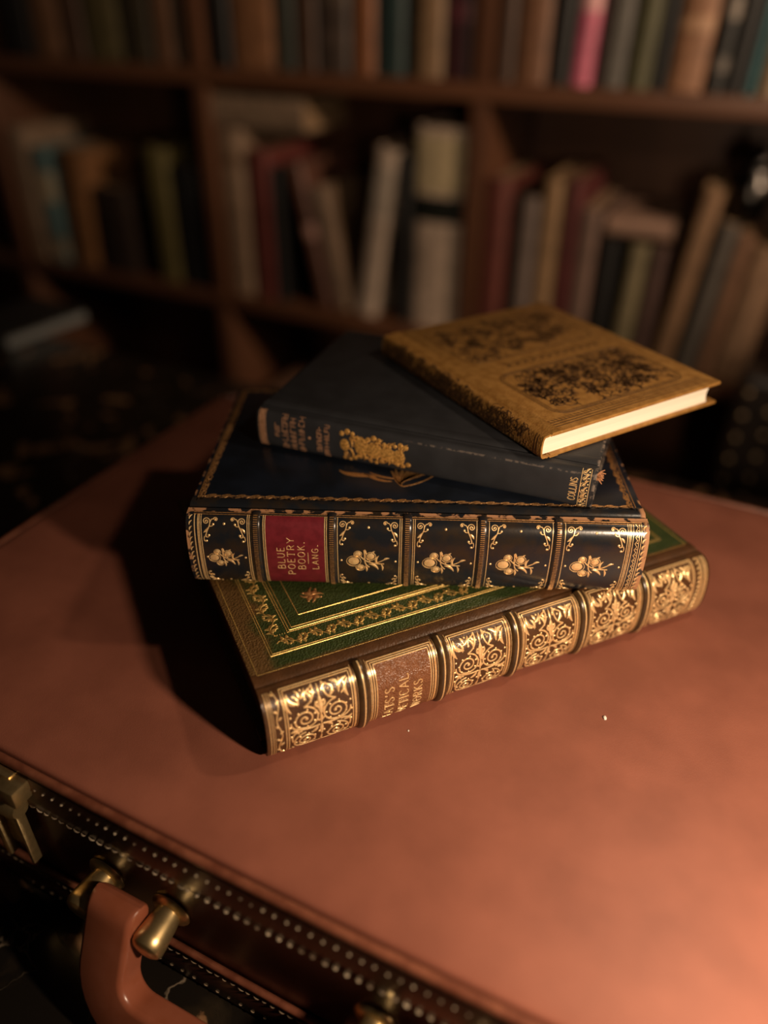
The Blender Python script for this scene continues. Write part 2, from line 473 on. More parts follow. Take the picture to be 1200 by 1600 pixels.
tb = empty('marble_table', CASE_O + Vector((0, 0, FLOOR_Z)), CASE_YAW, 'black marble table with brown blotches and pale veins under the briefcase', 'table')
TZ = -FLOOR_Z + TABLE_Z
box('table_top', (-0.72, -0.36, TZ - 0.03), (0.95, 0.525, TZ - 0.0003), MARBLE, tb, 0.004, 3)
WOOD_D = mat('dark_table_wood', (0.030, 0.014, 0.008), 0.4, 0, (0.05, 0.024, 0.012), 12, 5, 0.4, 0.6, stretch=(1, 1, .15))
box('apron', (-0.66, -0.30, TZ - 0.11), (0.89, 0.465, TZ - 0.0305), WOOD_D, tb, 0.003)
for lx in (-0.64, 0.82):
    for ly in (-0.28, 0.395):
        bm = bmesh.new(); bm_box(bm, (lx, ly, 0.0), (lx + .05, ly + .05, TZ - 0.11), .004)
        for vv in bm.verts:
            if vv.co.z < .1:
                vv.co.x = lx + .025 + (vv.co.x - lx - .025) * .65; vv.co.y = ly + .025 + (vv.co.y - ly - .025) * .65
        bm_obj('leg', bm, WOOD_D, tb)

# ================================================================== BRIEFCASE
case = empty('briefcase', CASE_O + Vector((0, 0, -CASE_T)), CASE_YAW, 'brown leather briefcase lying flat on the marble table under the four books', 'briefcase')
CW, CD = 0.49, 0.331
def outline(inset, r=0.030, bow=0.0032, n=16):
    pts = []
    def side(x0, y0, x1, y1, b, k=24):
        nx, ny = (y1 - y0), -(x1 - x0); L = math.hypot(nx, ny); nx /= L; ny /= L
        for i in range(k):
            f = (i + 0.0) / k
            o_ = b * (math.sin(PI * f))
            pts.append((x0 + (x1 - x0) * f + nx * o_, y0 + (y1 - y0) * f + ny * o_))
    def corner(cx, cy, a0):
        for i in range(n):
            a = a0 + PI / 2 * i / n; pts.append((cx + (r - inset) * math.cos(a), cy + (r - inset) * math.sin(a)))
    i_ = inset
    side(r, i_, CW - r, i_, bow); corner(CW - r, r, -PI / 2)
    side(CW - i_, r, CW - i_, CD - r, bow * .3); corner(CW - r, CD - r, 0)
    side(CW - r, CD - i_, r, CD - i_, bow * .2); corner(r, CD - r, PI / 2)
    side(i_, CD - r, i_, r, bow * .3); corner(r, r, PI)
    return pts
def loft(name, layers, material, cap_top=True, cap_bot=True, angle=40):
    V, Fc = [], []
    for ins, z in layers: V += [(x, y, z + CASE_T) for x, y in outline(ins)]
    k = len(V) // len(layers)
    for i in range(len(layers) - 1):
        for j in range(k):
            j2 = (j + 1) % k; Fc.append((i * k + j, i * k + j2, (i + 1) * k + j2, (i + 1) * k + j))
    if cap_bot: Fc.append(tuple(reversed(range(k))))
    if cap_top: Fc.append(tuple((len(layers) - 1) * k + j for j in range(k)))
    o = mesh_obj(name, V, Fc, material, case, True, angle); fixn(o); return o
loft('body', [(.004, -.0985), (.004, -.0055)], CASE_DARK)
loft('lid_panel', [(.0050, -.0060), (.0048, -.0018), (.0054, -.0008), (.0068, -.0002), (.010, 0.0)], CASE, angle=80)
loft('lid_band', [(.0045, -.0265), (.0016, -.0262), (.0008, -.0250), (.0006, -.0200), (.0004, -.010), (.0006, -.0042), (.0025, -.0034), (.0046, -.0034)], CASE_DARK, False, False, 60)
loft('base_band', [(.005, -.1029), (.0012, -.1026), (.0004, -.1012), (.0004, -.0950), (.0008, -.0850), (.0022, -.0815), (.0045, -.0810)], CASE_DARK, True, True, 60)
for nm, ins, z, r_ in (('lid_piping', .0022, -.0022, .0019), ('base_piping', .0020, -.0800, .0016)):
    V, Fc = tube_data([(x, y, z + CASE_T) for x, y in outline(ins)], r_, 10, True)
    o = mesh_obj(nm, V, Fc, CASE_EDGE, case); fixn(o)

def stitch_row(rows, material, name):
    V, Fc = [], []
    for (ins, z, pitch, ln, rad, u0_, u1_, jit) in rows:
        op_ = outline(ins)[:25]
        cum = [0]
        for a, c in zip(op_[:-1], op_[1:]): cum.append(cum[-1] + math.dist(a, c))
        d = 0.002
        while d < cum[-1] - ln:
            i = 0
            while cum[i + 1] < d: i += 1
            f = (d - cum[i]) / (cum[i + 1] - cum[i]); a, c = op_[i], op_[i + 1]
            x, y = a[0] + (c[0] - a[0]) * f, a[1] + (c[1] - a[1]) * f
            L = math.dist(a, c); tx, ty = (c[0] - a[0]) / L, (c[1] - a[1]) / L
            if u0_ < x < u1_:
                dz = random.uniform(-jit, jit); lz = ln * random.uniform(.75, 1.15); tz = random.uniform(-.25, .25)
                path = [(x + tx * lz * k, y + ty * lz * k - .0004 * math.sin(PI * k), z + CASE_T + dz + tz * lz * k) for k in (0, .25, .5, .75, 1)]
                v_, f_ = tube_data(path, [rad * .5, rad, rad * 1.1, rad, rad * .5], 5)
                b0 = len(V); V += v_; Fc += [tuple(q + b0 for q in ff) for ff in f_]
            d += pitch * random.uniform(.94, 1.06)
    o = mesh_obj(name, V, Fc, material, case); fixn(o); o['kind'] = 'stuff'
stitch_row([(.0005, -.0098, .0047, .0010, .00034, .03, .46, .0003), (.0007, -.0248, .0040, .0030, .00030, .03, .205, .00015), (.0007, -.0248, .0045, .0020, .00042, .205, .46, .0003)], THREAD, 'upper_stitching')
stitch_row([(.0008, -.0838, .0040, .0031, .00024, .03, .46, .0001), (.0006, -.0985, .0060, .0022, .00022, .03, .46, .0003)], THREAD_DARK, 'lower_stitching')

# --- handle posts, pins and handle
def front_y(x):
    return 0.004 - .0032 * math.sin(PI * min(max((x - .03) / (CW - .06), 0), 1))
HZ = CASE_T - .0545
for pair in ((.1595, .1935), (.2860, .3200)):
    for k, px in enumerate(pair):
        y0 = front_y(px)
        po = lathe('handle_post', [(0, .0056), (.003, .0056), (.006, .0062), (.0130, .0071), (.0158, .0072), (.0174, .0064), (.0182, .0048), (.0184, .0020)], (px, y0, HZ), (0, -1, -.10), BRASS, case, 24)
        lathe('flange', [(-.001, .0088), (.0008, .0092), (.0016, .0086), (.0024, .0070), (.0026, .0056)], (px, y0, HZ), (0, -1, 0), BRASS, po, 32)
    y0 = front_y(sum(pair) / 2)
    lathe('handle_pin', [(0, .003), (pair[1] - pair[0], .003)], (pair[0], y0 - .0125, HZ - .0005), (1, 0, 0), STEEL_BRASS, case, 14)
ya = front_y(.2) - .0135
hd = Vector((0, -.42, -.9075)); hn = Vector((0, -.9075, .42))     # hanging direction, outward normal
e0, e1 = .1765, .3030; rr = .020; rl = .0393
path = []
path += [(e0, -.0109), (e0, -.0105), (e0, -.0098), (e0, -.0085), (e0, -.0068), (e0, -.0045), (e0, -.002),  (e0, .008), (e0, .016), (e0, rl - rr)]
for i in range(1, 9):
    a = PI + PI / 2 * i / 8; path.append((e0 + rr + rr * math.cos(a), rl - rr - rr * math.sin(a)))
for f in (.2, .4, .6, .8): path.append((e0 + rr + (e1 - e0 - 2 * rr) * f, rl))
for i in range(0, 9):
    a = 1.5 * PI + PI / 2 * i / 8; path.append((e1 - rr + rr * math.cos(a), rl - rr - rr * math.sin(a)))
path += [(e1, .016), (e1, .008), (e1, -.002), (e1, -.0045), (e1, -.0068), (e1, -.0085), (e1, -.0098), (e1, -.0105), (e1, -.0109)]
V, Fc = [], []
org = Vector((0, ya, HZ + .0005))
hw, ht, cr = .0112, .0066, .0024
sec = []
for sx_, sy_, a0 in ((1, 1, 0), (-1, 1, PI / 2), (-1, -1, PI), (1, -1, 1.5 * PI)):
    for i in range(7):
        a = a0 + PI / 2 * i / 6; sec.append((sx_ * (hw - cr) + cr * math.cos(a), sy_ * (ht - cr) + cr * math.sin(a)))
K = len(sec)
for i, (ex, rd) in enumerate(path):
    a, c = path[max(i - 1, 0)], path[min(i + 1, len(path) - 1)]
    t2 = Vector((c[0] - a[0], c[1] - a[1])).normalized(); n2_ = Vector((-t2.y, t2.x))
    over = max(0.0, (-.0040 - rd) / .0070)                      # rolled end round the pin
    endt = math.sqrt(max(1 - over ** 2, .004)) if over > 0 else 1.0
    for (sx_, sy_) in sec:
        q = Vector((ex, rd)) + n2_ * sx_
        crown = 1 + .10 * (1 - (sx_ / hw) ** 2)
        V.append(org + Vector((q.x, 0, 0)) + hd * q.y + hn * (sy_ * endt * crown))
for i in range(len(path) - 1):
    for k in range(K):
        k2 = (k + 1) % K; Fc.append((i * K + k, i * K + k2, (i + 1) * K + k2, (i + 1) * K + k))
Fc.append(tuple(range(K))); Fc.append(tuple((len(path) - 1) * K + k for k in range(K)))
h = mesh_obj('handle', V, Fc, HANDLE_L, case, True, 70); fixn(h)

# --- brass latch on the left of the handle
la = empty('latch', (0.010, 0, 0.0035)); la.parent = case
def lbox(nm, lo, hi, bev, par, material=BRASS):
    return box(nm, (lo[0], lo[1], CASE_T + lo[2]), (hi[0], hi[1], CASE_T + hi[2]), material, par, bev, 2)
fy = front_y(.1)
lbox('latch_plate', (.066, fy - .0075, -.0215), (.1170, fy - .0030, -.0075), .0012, la)
lbox('latch_bracket', (.1120, fy - .0125, -.0180), (.1235, fy - .0030, -.0085), .0015, la)
lathe('latch_button', [(0, .0072), (.004, .0072), (.006, .0060), (.0066, .003)], (.098, fy - .006, CASE_T - .0240), (0, -1, .3), STEEL_BRASS, la, 28)
lathe('latch_barrel', [(0, .0042), (.003, .0050), (.030, .0050), (.033, .0040)], (.084, fy - .0075, CASE_T - .0270), (1, 0, 0), BRASS, la, 20)
bm = bmesh.new()
# hasp: a tongue with two raised rails and a hollow end
zt, zb = CASE_T - .0300, CASE_T - .0690
bm_box(bm, (.0975, fy - .0062, zb + .008), (.1115, fy - .0048, zt), .0006)
bm_box(bm, (.0955, fy - .0095, zb), (.0995, fy - .0040, zt + .002), .0012)
bm_box(bm, (.1105, fy - .0085, zb + .001), (.1125, fy - .0040, zt - .001), .0007)
bm_obj('hasp', bm, BRASS, la)
lathe('hasp_roller', [(0, .0026), (.012, .0026)], (.0985, fy - .0068, CASE_T - .0330), (1, 0, 0), BRASS, la, 16)

# ================================================================== GREEN BOOK (bottom of the stack)
G = dict(x=-.0454, y=.1996, a=.4321, L=.2193, W=.1491, t=.0337)
gb = empty('leather_book', (G['x'], G['y'], 0.0002), G['a'], 'thick green leather book with gilt compartment spine at the bottom of the stack', 'book', 'stacked antique books')
GREEN = mat('green_morocco', (0.022, 0.037, 0.008), 0.42, 0, (0.033, 0.050, 0.011), 160, 4, .35, .65, bscale=1150, bstr=0.9, bdist=0.0004, bkind='voronoi')
masked(GREEN, lambda x, y, z, sm, op, no: op('MAXIMUM',
        sm(op('ADD', y, op('MULTIPLY', op('SUBTRACT', no(90), .5), .005)), .0150, .0110),
        op('MULTIPLY', sm(op('ADD', x, op('MULTIPLY', op('SUBTRACT', no(55), .5), .03)), .016, .008), .85)), (0.120, 0.058, 0.018))
GSP = mat('faded_morocco', (0.078, 0.033, 0.012), 0.36, 0, (0.050, 0.022, 0.008), 220, 4, .35, .68, bscale=1100, bstr=0.4, bdist=0.0002, bkind='voronoi')
GBAND = mat('band_leather', (0.060, 0.032, 0.012), 0.28, 0, (0.035, 0.02, 0.008), 300, 3, .35, .68, bscale=1100, bstr=0.25, bdist=0.0001)
GLAB = mat('title_morocco', (0.215, 0.085, 0.036), 0.32, 0, (0.165, 0.062, 0.025), 300, 3, .35, .68, bscale=1350, bstr=0.9, bdist=0.0004, bkind='voronoi')
L, t_ = G['L'], G['t']
box('cover_board', (0, .0088, 0.0), (L, G['W'], .0030), GREEN, gb, .0008)
box('cover_board', (0, .0088, t_ - .0030), (L, G['W'], t_), GREEN, gb, .0008)
page_block('page_block', .0035, L - .0035, .004, G['W'] - .004, .0032, t_ - .0032, PAGE_GILT, gb)
sg = Spine(t_, .0052, .0040, .74)
spine_mesh('spine', sg, L, GSP, gb, t=t_, joint=.0088)
bands = [.0405, .0762, .1115, .1468, .1815]
for ub in bands:
    bd = band_mesh('raised_band', sg, ub, .0050, .0016, GBAND, gb)
    o = Orn()
    n = 40
    for off, hh, wd in ((.0, .0017, .0009),):
        o.line([(ub + off, sg.A * (.03 + .94 * i / n)) for i in range(n + 1)], wd)
    o.build('gilt_line', lambda x, a, h_: sg.fn(x, a, .0015 + h_), .00018, GOLD, bd)
A = sg.A
def arcline(o, u, a0, a1, wd, n=30):
    o.line([(u, a0 + (a1 - a0) * i / n) for i in range(n + 1)], wd)
def frame(o, u0_, u1_, a0, a1, gap, k, wd):
    for i in range(k):
        g = gap * i
        arcline(o, u0_ + g, a0 + g, a1 - g, wd); arcline(o, u1_ - g, a0 + g, a1 - g, wd)
        o.seg((u0_ + g, a1 - g), (u1_ - g, a1 - g), wd); o.seg((u0_ + g, a0 + g), (u1_ - g, a0 + g), wd)
def scrolls(o, u0_, u1_, a0, a1):
    cx = (u0_ + u1_) / 2; hw_ = (u1_ - u0_) / 2; H = a1 - a0
    wd = .00086
    P = lambda fx, fy: (cx + fx * hw_, a0 + fy * H)
    for s_ in (-1, 1):
        q = lambda fx, fy: P(s_ * fx, fy)
        # two big scrolls, one above the other
        for (fy, r_, flip) in ((.60, .45, 1), (.24, .42, -1)):
            c = q(.50, fy); r = r_ * hw_
            o.spiral(c, r, 2.25, PI / 2 + (0 if s_ > 0 else 0), s_ * flip, wd, 40, .10)
            for k in range(7):
                a = 2 * PI * k / 7 + .4; rr_ = r * .74
                o.oval((c[0] + rr_ * math.cos(a), c[1] + rr_ * math.sin(a)), .00062, .00050, a)
        # stems
        o.curve(q(.50, .60 + .45 * hw_ / H), q(.25, .80), q(.12, .86), q(.16, 1.0), wd)
        o.curve(q(.95, .60), q(.98, .47), q(.5, .42), q(.05, .45), wd)
        o.curve(q(.50, .24 - .42 * hw_ / H), q(.3, .06), q(.12, .04), q(.03, .10), wd)
        o.curve(q(.92, .28), q(1.0, .42), q(.8, .45), q(.62, .43), wd * .9)
        # leaves
        o.leaf(q(.62, .82), q(.95, .97), .0022, .25); o.leaf(q(.95, .95), q(.90, .74), .0019, -.2)
        o.leaf(q(.40, .98), q(.66, .88), .0018, .2); o.leaf(q(.70, .98), q(.60, .90), .0015, .1)
        o.leaf(q(.98, .46), q(.72, .40), .0019, .2); o.leaf(q(.12, .44), q(.34, .36), .0016, .2)
        o.leaf(q(.98, .06), q(.74, .03), .0016, -.2); o.leaf(q(.94, .16), q(.97, .02), .0014, .2)
        o.leaf(q(.05, .62), q(.16, .70), .0013, .15); o.leaf(q(.04, .52), q(.14, .56), .0010, .15)
        for fx, fy in ((.30, .90), (.80, .83), (.95, .68), (.10, .78), (.96, .38), (.08, .33), (.98, .54), (.28, .05), (.52, .97)):
            o.dot(q(fx, fy), .00056)
        o.curve(q(.16, .99), q(.34, .92), q(.46, .96), q(.44, .86), wd * .9); o.dot(q(.44, .855), .0007)
        o.leaf(q(.10, .90), q(.30, .97), .0015, .2); o.leaf(q(.26, .80), q(.42, .93), .0016, -.2); o.leaf(q(.80, .93), q(.68, .80), .0015, .2)
    # fleurons up the middle
    o.leaf(P(0, .62), P(0, .86), .0026); o.leaf(P(0, .84), P(0, .99), .0012); o.leaf(P(0, .46), P(0, .64), .0013)
    o.leaf(P(-.02, .70), P(-.14, .80), .0012, .2); o.leaf(P(.02, .70), P(.14, .80), .0012, -.2)
    o.leaf(P(0, .28), P(0, .46), .0018); o.leaf(P(0, .04), P(0, .28), .0012)
    for f in (.44, .30, .16): o.dot(P(0, f), .0006)
edges = [0.0012] + bands + [L - .0012]
a_lo, a_hi = A * .045, A * .955
for i in range(6):
    ua = edges[i] + (.0034 if i else 0); ub = edges[i + 1] - (.0034 if i < 5 else 0)
    pn = 'gilt_panel' if i != 1 else 'title_panel'
    o = Orn()
    for du in (-.0006, .0004):
        if i: arcline(o, ua - .0006 + du * .9, a_lo * .4, A - a_lo * .4, .00034)
        if i < 5: arcline(o, ub + .0006 + du * .9, a_lo * .4, A - a_lo * .4, .00034)
    ia, ib = ua + .0004, ub - .0004
    if i == 0:
        for k, du in enumerate((.0, .0010, .0018)): arcline(o, .0016 + du, a_lo, a_hi, .0005 - .0001 * k)
        n = 44
        o.line([(.0054 + .0008 * math.sin(5.2 * PI * k / n), a_lo + (a_hi - a_lo) * k / n) for k in range(n + 1)], .0006)
        for k in range(11):
            f = (k + .5) / 11; o.leaf((.0054, a_lo + (a_hi - a_lo) * f), (.0054 + (.0014 if k % 2 else -.0014), a_lo + (a_hi - a_lo) * (f + .03)), .0012, .1)
        ia = .0078
    if i == 5:
        for k, du in enumerate((.0, .0010, .0018, .0032, .0040)): arcline(o, L - .0016 - du, a_lo, a_hi, .0005)
        for k in range(16):
            f = (k + .5) / 16; o.leaf((L - .0072, a_lo + (a_hi - a_lo) * f), (L - .0060, a_lo + (a_hi - a_lo) * (f + .03)), .0010, .1)
        ib = L - .0092
    frame(o, ia, ib, a_lo, a_hi, .0010, 3 if i == 1 else 2, .00056)
    if i == 1:
        # title on a smoother piece of tan leather
        V, Fc = [], []; n = 40
        for k in range(n + 1):
            a = a_lo + .002 + (a_hi - a_lo - .004) * k / n
            V.append(sg.fn(ia + .0020, a, .00010)); V.append(sg.fn(ib - .0020, a, .00010))
        for k in range(n): Fc.append((2 * k, 2 * k + 1, 2 * k + 3, 2 * k + 2))
        tl = mesh_obj('title_label', V, Fc, GLAB, gb, True, 60)
        cm = (ia + ib) / 2
        tx = Orn()
        text(tx, "KEATS'S", cm - .0068, A * .345, .0042, .00044, .24, 1.10)
        text(tx, "POETICAL", cm - .0004, A * .40, .0042, .00044, .22, 1.08)
        text(tx, "WORKS", cm + .0060, A * .40, .0040, .00044, .22, 1.05)
        tx.build('title_lettering', lambda x, a, h_: sg.fn(x, a, .0001 + h_), .00020, GOLD, tl)
    else:
        scrolls(o, ia + .0014, ib - .0014, a_lo + .0018, a_hi - .0018)
    ob = o.build(pn, sg.fn, .00022, GOLD, gb)
# cover tooling (top board)
topG = lambda x, y, h_: (x, y, t_ + h_)
o = Orn()
Wd = G['W']
def crect(o, u0_, v0_, u1_, v1_, wd): o.rect(u0_, v0_, u1_, v1_, wd)
crect(o, .0026, .0128, L - .0028, Wd - .003, .00050)
o.build('gilt_fillet', topG, .00014, GOLD_COVER, gb)
o = Orn()
for k, wd in ((0, .00055), (.0010, .0004)):
    crect(o, .0105 + k, .0208 + k, L - .0110 - k, Wd - .011 - k, wd)
for k, wd in ((0, .00055), (-.0010, .0004), (.0013, .0004)):
    crect(o, .0222 + k, .0326 + k, L - .0226 - k, Wd - .023 - k, wd)
crect(o, .0288, .0402, L - .0292, Wd - .030, .00050)
o.build('gilt_frame', topG, .00014, GOLD_COVER, gb)
o = Orn()
def vine(o, p0, p1, wdt):
    L_ = math.dist(p0, p1); tx, ty = (p1[0] - p0[0]) / L_, (p1[1] - p0[1]) / L_
    nxv, nyv = -ty, tx
    T = lambda s_, q: (p0[0] + tx * s_ + nxv * q, p0[1] + ty * s_ + nyv * q)
    per = .0125; k = int(L_ / per); per = L_ / k
    for j in range(k):
        s0 = j * per
        o.line([T(s0 + per * i / 12, wdt * .55 * math.sin(2 * PI * i / 12)) for i in range(13)], .00050)
        for f, sg_ in ((.12, 1), (.30, 1), (.62, -1), (.80, -1)):
            b = T(s0 + per * f, wdt * .5 * math.sin(2 * PI * f))
            o.leaf(b, T(s0 + per * (f + .20), -sg_ * wdt * .62), .0019, .28 * sg_)
            o.leaf(b, T(s0 + per * (f + .09), sg_ * wdt * 1.05), .0017, -.28 * sg_)
        o.dot(T(s0 + per * .42, -wdt * .5), .0008); o.dot(T(s0 + per * .92, wdt * .5), .0008)
        o.dot(T(s0 + per * .25, -wdt * .1), .0006); o.dot(T(s0 + per * .75, wdt * .1), .0006)
    nd_ = int(L_ / .0011)
    for j in range(nd_):
        for q in (-wdt * 1.42, wdt * 1.42): o.dot(T(j * .0011 + .0005, q), .00028)
vine(o, (.0150, .0267), (L - .0155, .0267), .0034)
vine(o, (.0163, .0310), (.0163, Wd - .02), .0034)
vine(o, (L - .0168, .0310), (L - .0168, Wd - .02), .0034)
o.build('gilt_vine_roll', topG, .00020, GOLD_COVER, gb)
for cu in (.0385, L - .0390):
    o = Orn(); cv = .0500
    for k in range(4):
        a = PI / 4 + k * PI / 2
        o.oval((cu + .0022 * math.cos(a), cv + .0022 * math.sin(a)), .0019, .0013, a)
        o.leaf((cu, cv), (cu + .0052 * math.cos(a + .5), cv + .0052 * math.sin(a + .5)), .0015, .2)
        o.dot((cu + .0042 * math.cos(a + .1), cv + .0042 * math.sin(a + .1)), .0007)
    o.build('gilt_corner_flower', topG, .00022, GOLD_DULL, gb)

# ================================================================== BLUE POETRY BOOK
PB = dict(x=-.0838, y=.2683, a=-.0244, L=.195, W=.1277, t=.0364)
ZP = G['t'] + .0006
pb = empty('leather_book', (PB['x'], PB['y'], ZP), PB['a'], 'navy leather book with a red title label lying on the green book', 'book', 'stacked antique books')
L, t_, Wd = PB['L'], PB['t'], PB['W']
NAVY = mat('navy_calf', (0.010, 0.014, 0.024), 0.30, 0, (0.006, 0.008, 0.012), 60, 5, .35, .65, bscale=500, bstr=0.08, bdist=0.0002, spec=.35)
RUB = (0.40, 0.20, 0.095)
masked(NAVY, lambda x, y, z, sm, op, no: op('MULTIPLY',
        op('MAXIMUM', op('MAXIMUM', sm(x, .0014, .0004), sm(x, L - .0014, L - .0004)), op('MULTIPLY', sm(y, .0099, .0096), .5)),
        sm(no(190), .52, .60)), RUB, .7)
NAVYSP = mat('navy_calf_spine', (0.011, 0.013, 0.017), 0.22, 0, (0.026, 0.018, 0.012), 120, 5, .42, .66, bscale=700, bstr=0.12, bdist=0.0002)
masked(NAVYSP, lambda x, y, z, sm, op, no: op('MULTIPLY', op('MAXIMUM', op('MAXIMUM',
        op('MULTIPLY', op('MULTIPLY', sm(y, .0034, .0042), sm(y, .0066, .0058)), sm(z, t_ * .5, t_ * .6)), op('MULTIPLY', sm(y, .0135, .0140), .3)),
        op('MAXIMUM', sm(x, .0020, .0008), sm(x, L - .0026, L - .0010))),
        sm(op('ADD', no(210), op('MULTIPLY', sm(x, .176, .192), .10)), .47, .54)), RUB, .7)
REDL = mat('red_label', (0.150, 0.014, 0.022), 0.38, 0, (0.115, 0.010, 0.016), 300, 3, .4, .65, bscale=900, bstr=0.15, bdist=0.0001)
box('cover_board', (0, .0095, 0), (L, Wd, .0026), NAVY, pb, .0007)
box('cover_board', (0, .0095, t_ - .0026), (L, Wd, t_), NAVY, pb, .0007)
page_block('page_block', .0030, L - .0030, .004, Wd - .004, .0028, t_ - .0028, PAGE_OLD, pb)
spn = Spine(t_, .0055, .0028, .60)
spine_mesh('spine', spn, L, NAVYSP, pb, t=t_, joint=.0095, groove=.0012)
A = spn.A
a_lo, a_hi = A * .05, A * .93
ub_ = [(.0268, .0322), (.0601, .0634), (.0914, .0962), (.1237, .1273), (.1556, .1592)]
o = Orn()
for k in (0, .0011): o.seg((.003, a_hi + k), (L - .003, a_hi + k), .00042)
o.seg((.003, a_lo - .0006), (L - .003, a_lo - .0006), .0004)
o.build('gilt_spine_rule', spn.fn, .00014, GOLD_DULL, pb)
PBAND = mat('navy_band', (0.016, 0.015, 0.018), 0.26, 0, (0.030, 0.020, 0.012), 300, 3, .4, .65)
for (u0_, u1_) in ub_:
    uc = (u0_ + u1_) / 2; bw = .0030
    bd = band_mesh('raised_band', spn, uc, bw + .0012, .0007, PBAND, pb)
    o = Orn()
    for k in range(44):
        a = a_lo + (a_hi - a_lo) * (k + .5) / 44; o.seg((uc - .0009, a), (uc + .0009, a), .00040, 2)
    o.build('gilt_ticks', lambda x, a, h_: spn.fn(x, a, .00066 + h_), .0001, GOLD_DULL, bd)
def corner_scroll(o, ux, ay, sx, sy, k=1.0):
    T = lambda x, y: (ux + sx * x * k, ay - sy * y * k)
    def spi(c, r, tr, a0, sgn): # in mirrored frame
        n = 22; pts = []
        for i in range(n + 1):
            f = i / n; a = a0 + sgn * tr * 2 * PI * f; rr_ = r * (1 - .85 * f); pts.append(T(c[0] + rr_ * math.cos(a), c[1] + rr_ * math.sin(a)))
        o.line(pts, .00050 * k); o.dot(pts[-1], .00042 * k)
    spi((.0020, .0022), .0016, 1.5, 0, -1)
    spi((.0060, .0014), .0010, 1.2, PI, 1)
    o.curve(T(.0036, .0022), T(.0038, .0045), T(.0022, .0055), T(.0016, .0092), .00055 * k)
    o.curve(T(.0036, .0028), T(.0042, .0012), T(.0046, .0010), T(.0050, .0014), .0005 * k)
    o.curve(T(.0032, .0042), T(.0040, .0046), T(.0048, .0042), T(.0050, .0036), .0005 * k); o.dot(T(.0050, .0035), .00055 * k)
    o.leaf(T(.0026, .0050), T(.0008, .0072), .0011 * k, .1)
    o.curve(T(.0016, .0080), T(.0016, .0096), T(.0028, .0098), T(.0030, .0086), .0005 * k); o.dot(T(.0030, .0085), .0006 * k)
    o.curve(T(.0012, .0088), T(.0004, .0104), T(.0010, .0118), T(.0018, .0112), .00045 * k); o.dot(T(.0018, .0112), .00055 * k)
def posy(o, u, a, k=1.0):
    T = lambda x, y: (u + x * k, a + y * k)
    for (x, y, rx, ry) in ((-.0058, .0002, .0027, .0024), (-.0040, .0040, .0015, .0014), (-.0030, -.0034, .0016, .0014), (.0016, .0030, .0019, .0018)):
        o.oval(T(x, y), rx * k, ry * k)
        n = 14; o.line([T(x + rx * 1.18 * math.cos(2 * PI * i / n), y + ry * 1.18 * math.sin(2 * PI * i / n)) for i in range(n + 1)], .00036 * k)
    o.curve(T(-.0014, .0062), T(-.0006, .002), T(-.0020, -.001), T(.0010, -.0030), .0006 * k)
    o.curve(T(-.0030, .003), T(-.0012, .001), T(0, -.0012), T(.0075, -.0010), .0006 * k)
    o.curve(T(.0010, .0012), T(.001, -.001), T(.003, -.002), T(.0085, .0020), .0005 * k)
    o.leaf(T(.0008, -.0012), T(.0050, -.0042), .0014 * k, .15); o.leaf(T(.0045, -.0012), T(.0052, .0034), .0012 * k, .2)
    o.leaf(T(.0070, .0010), T(.0098, .0022), .0011 * k, .1); o.leaf(T(-.0004, .0040), T(-.0010, .0066), .0010 * k); o.leaf(T(.0062, -.0012), T(.0068, -.0048), .0010 * k, .1)
    o.leaf(T(-.0008, -.0022), T(-.0002, -.0056), .0011 * k, .1); o.leaf(T(.0018, .0046), T(.0034, .0058), .0009 * k)
pans = [(.0062, .0262), None, (.0640, .0908), (.0968, .1231), (.1279, .1550), (.1598, .1862)]
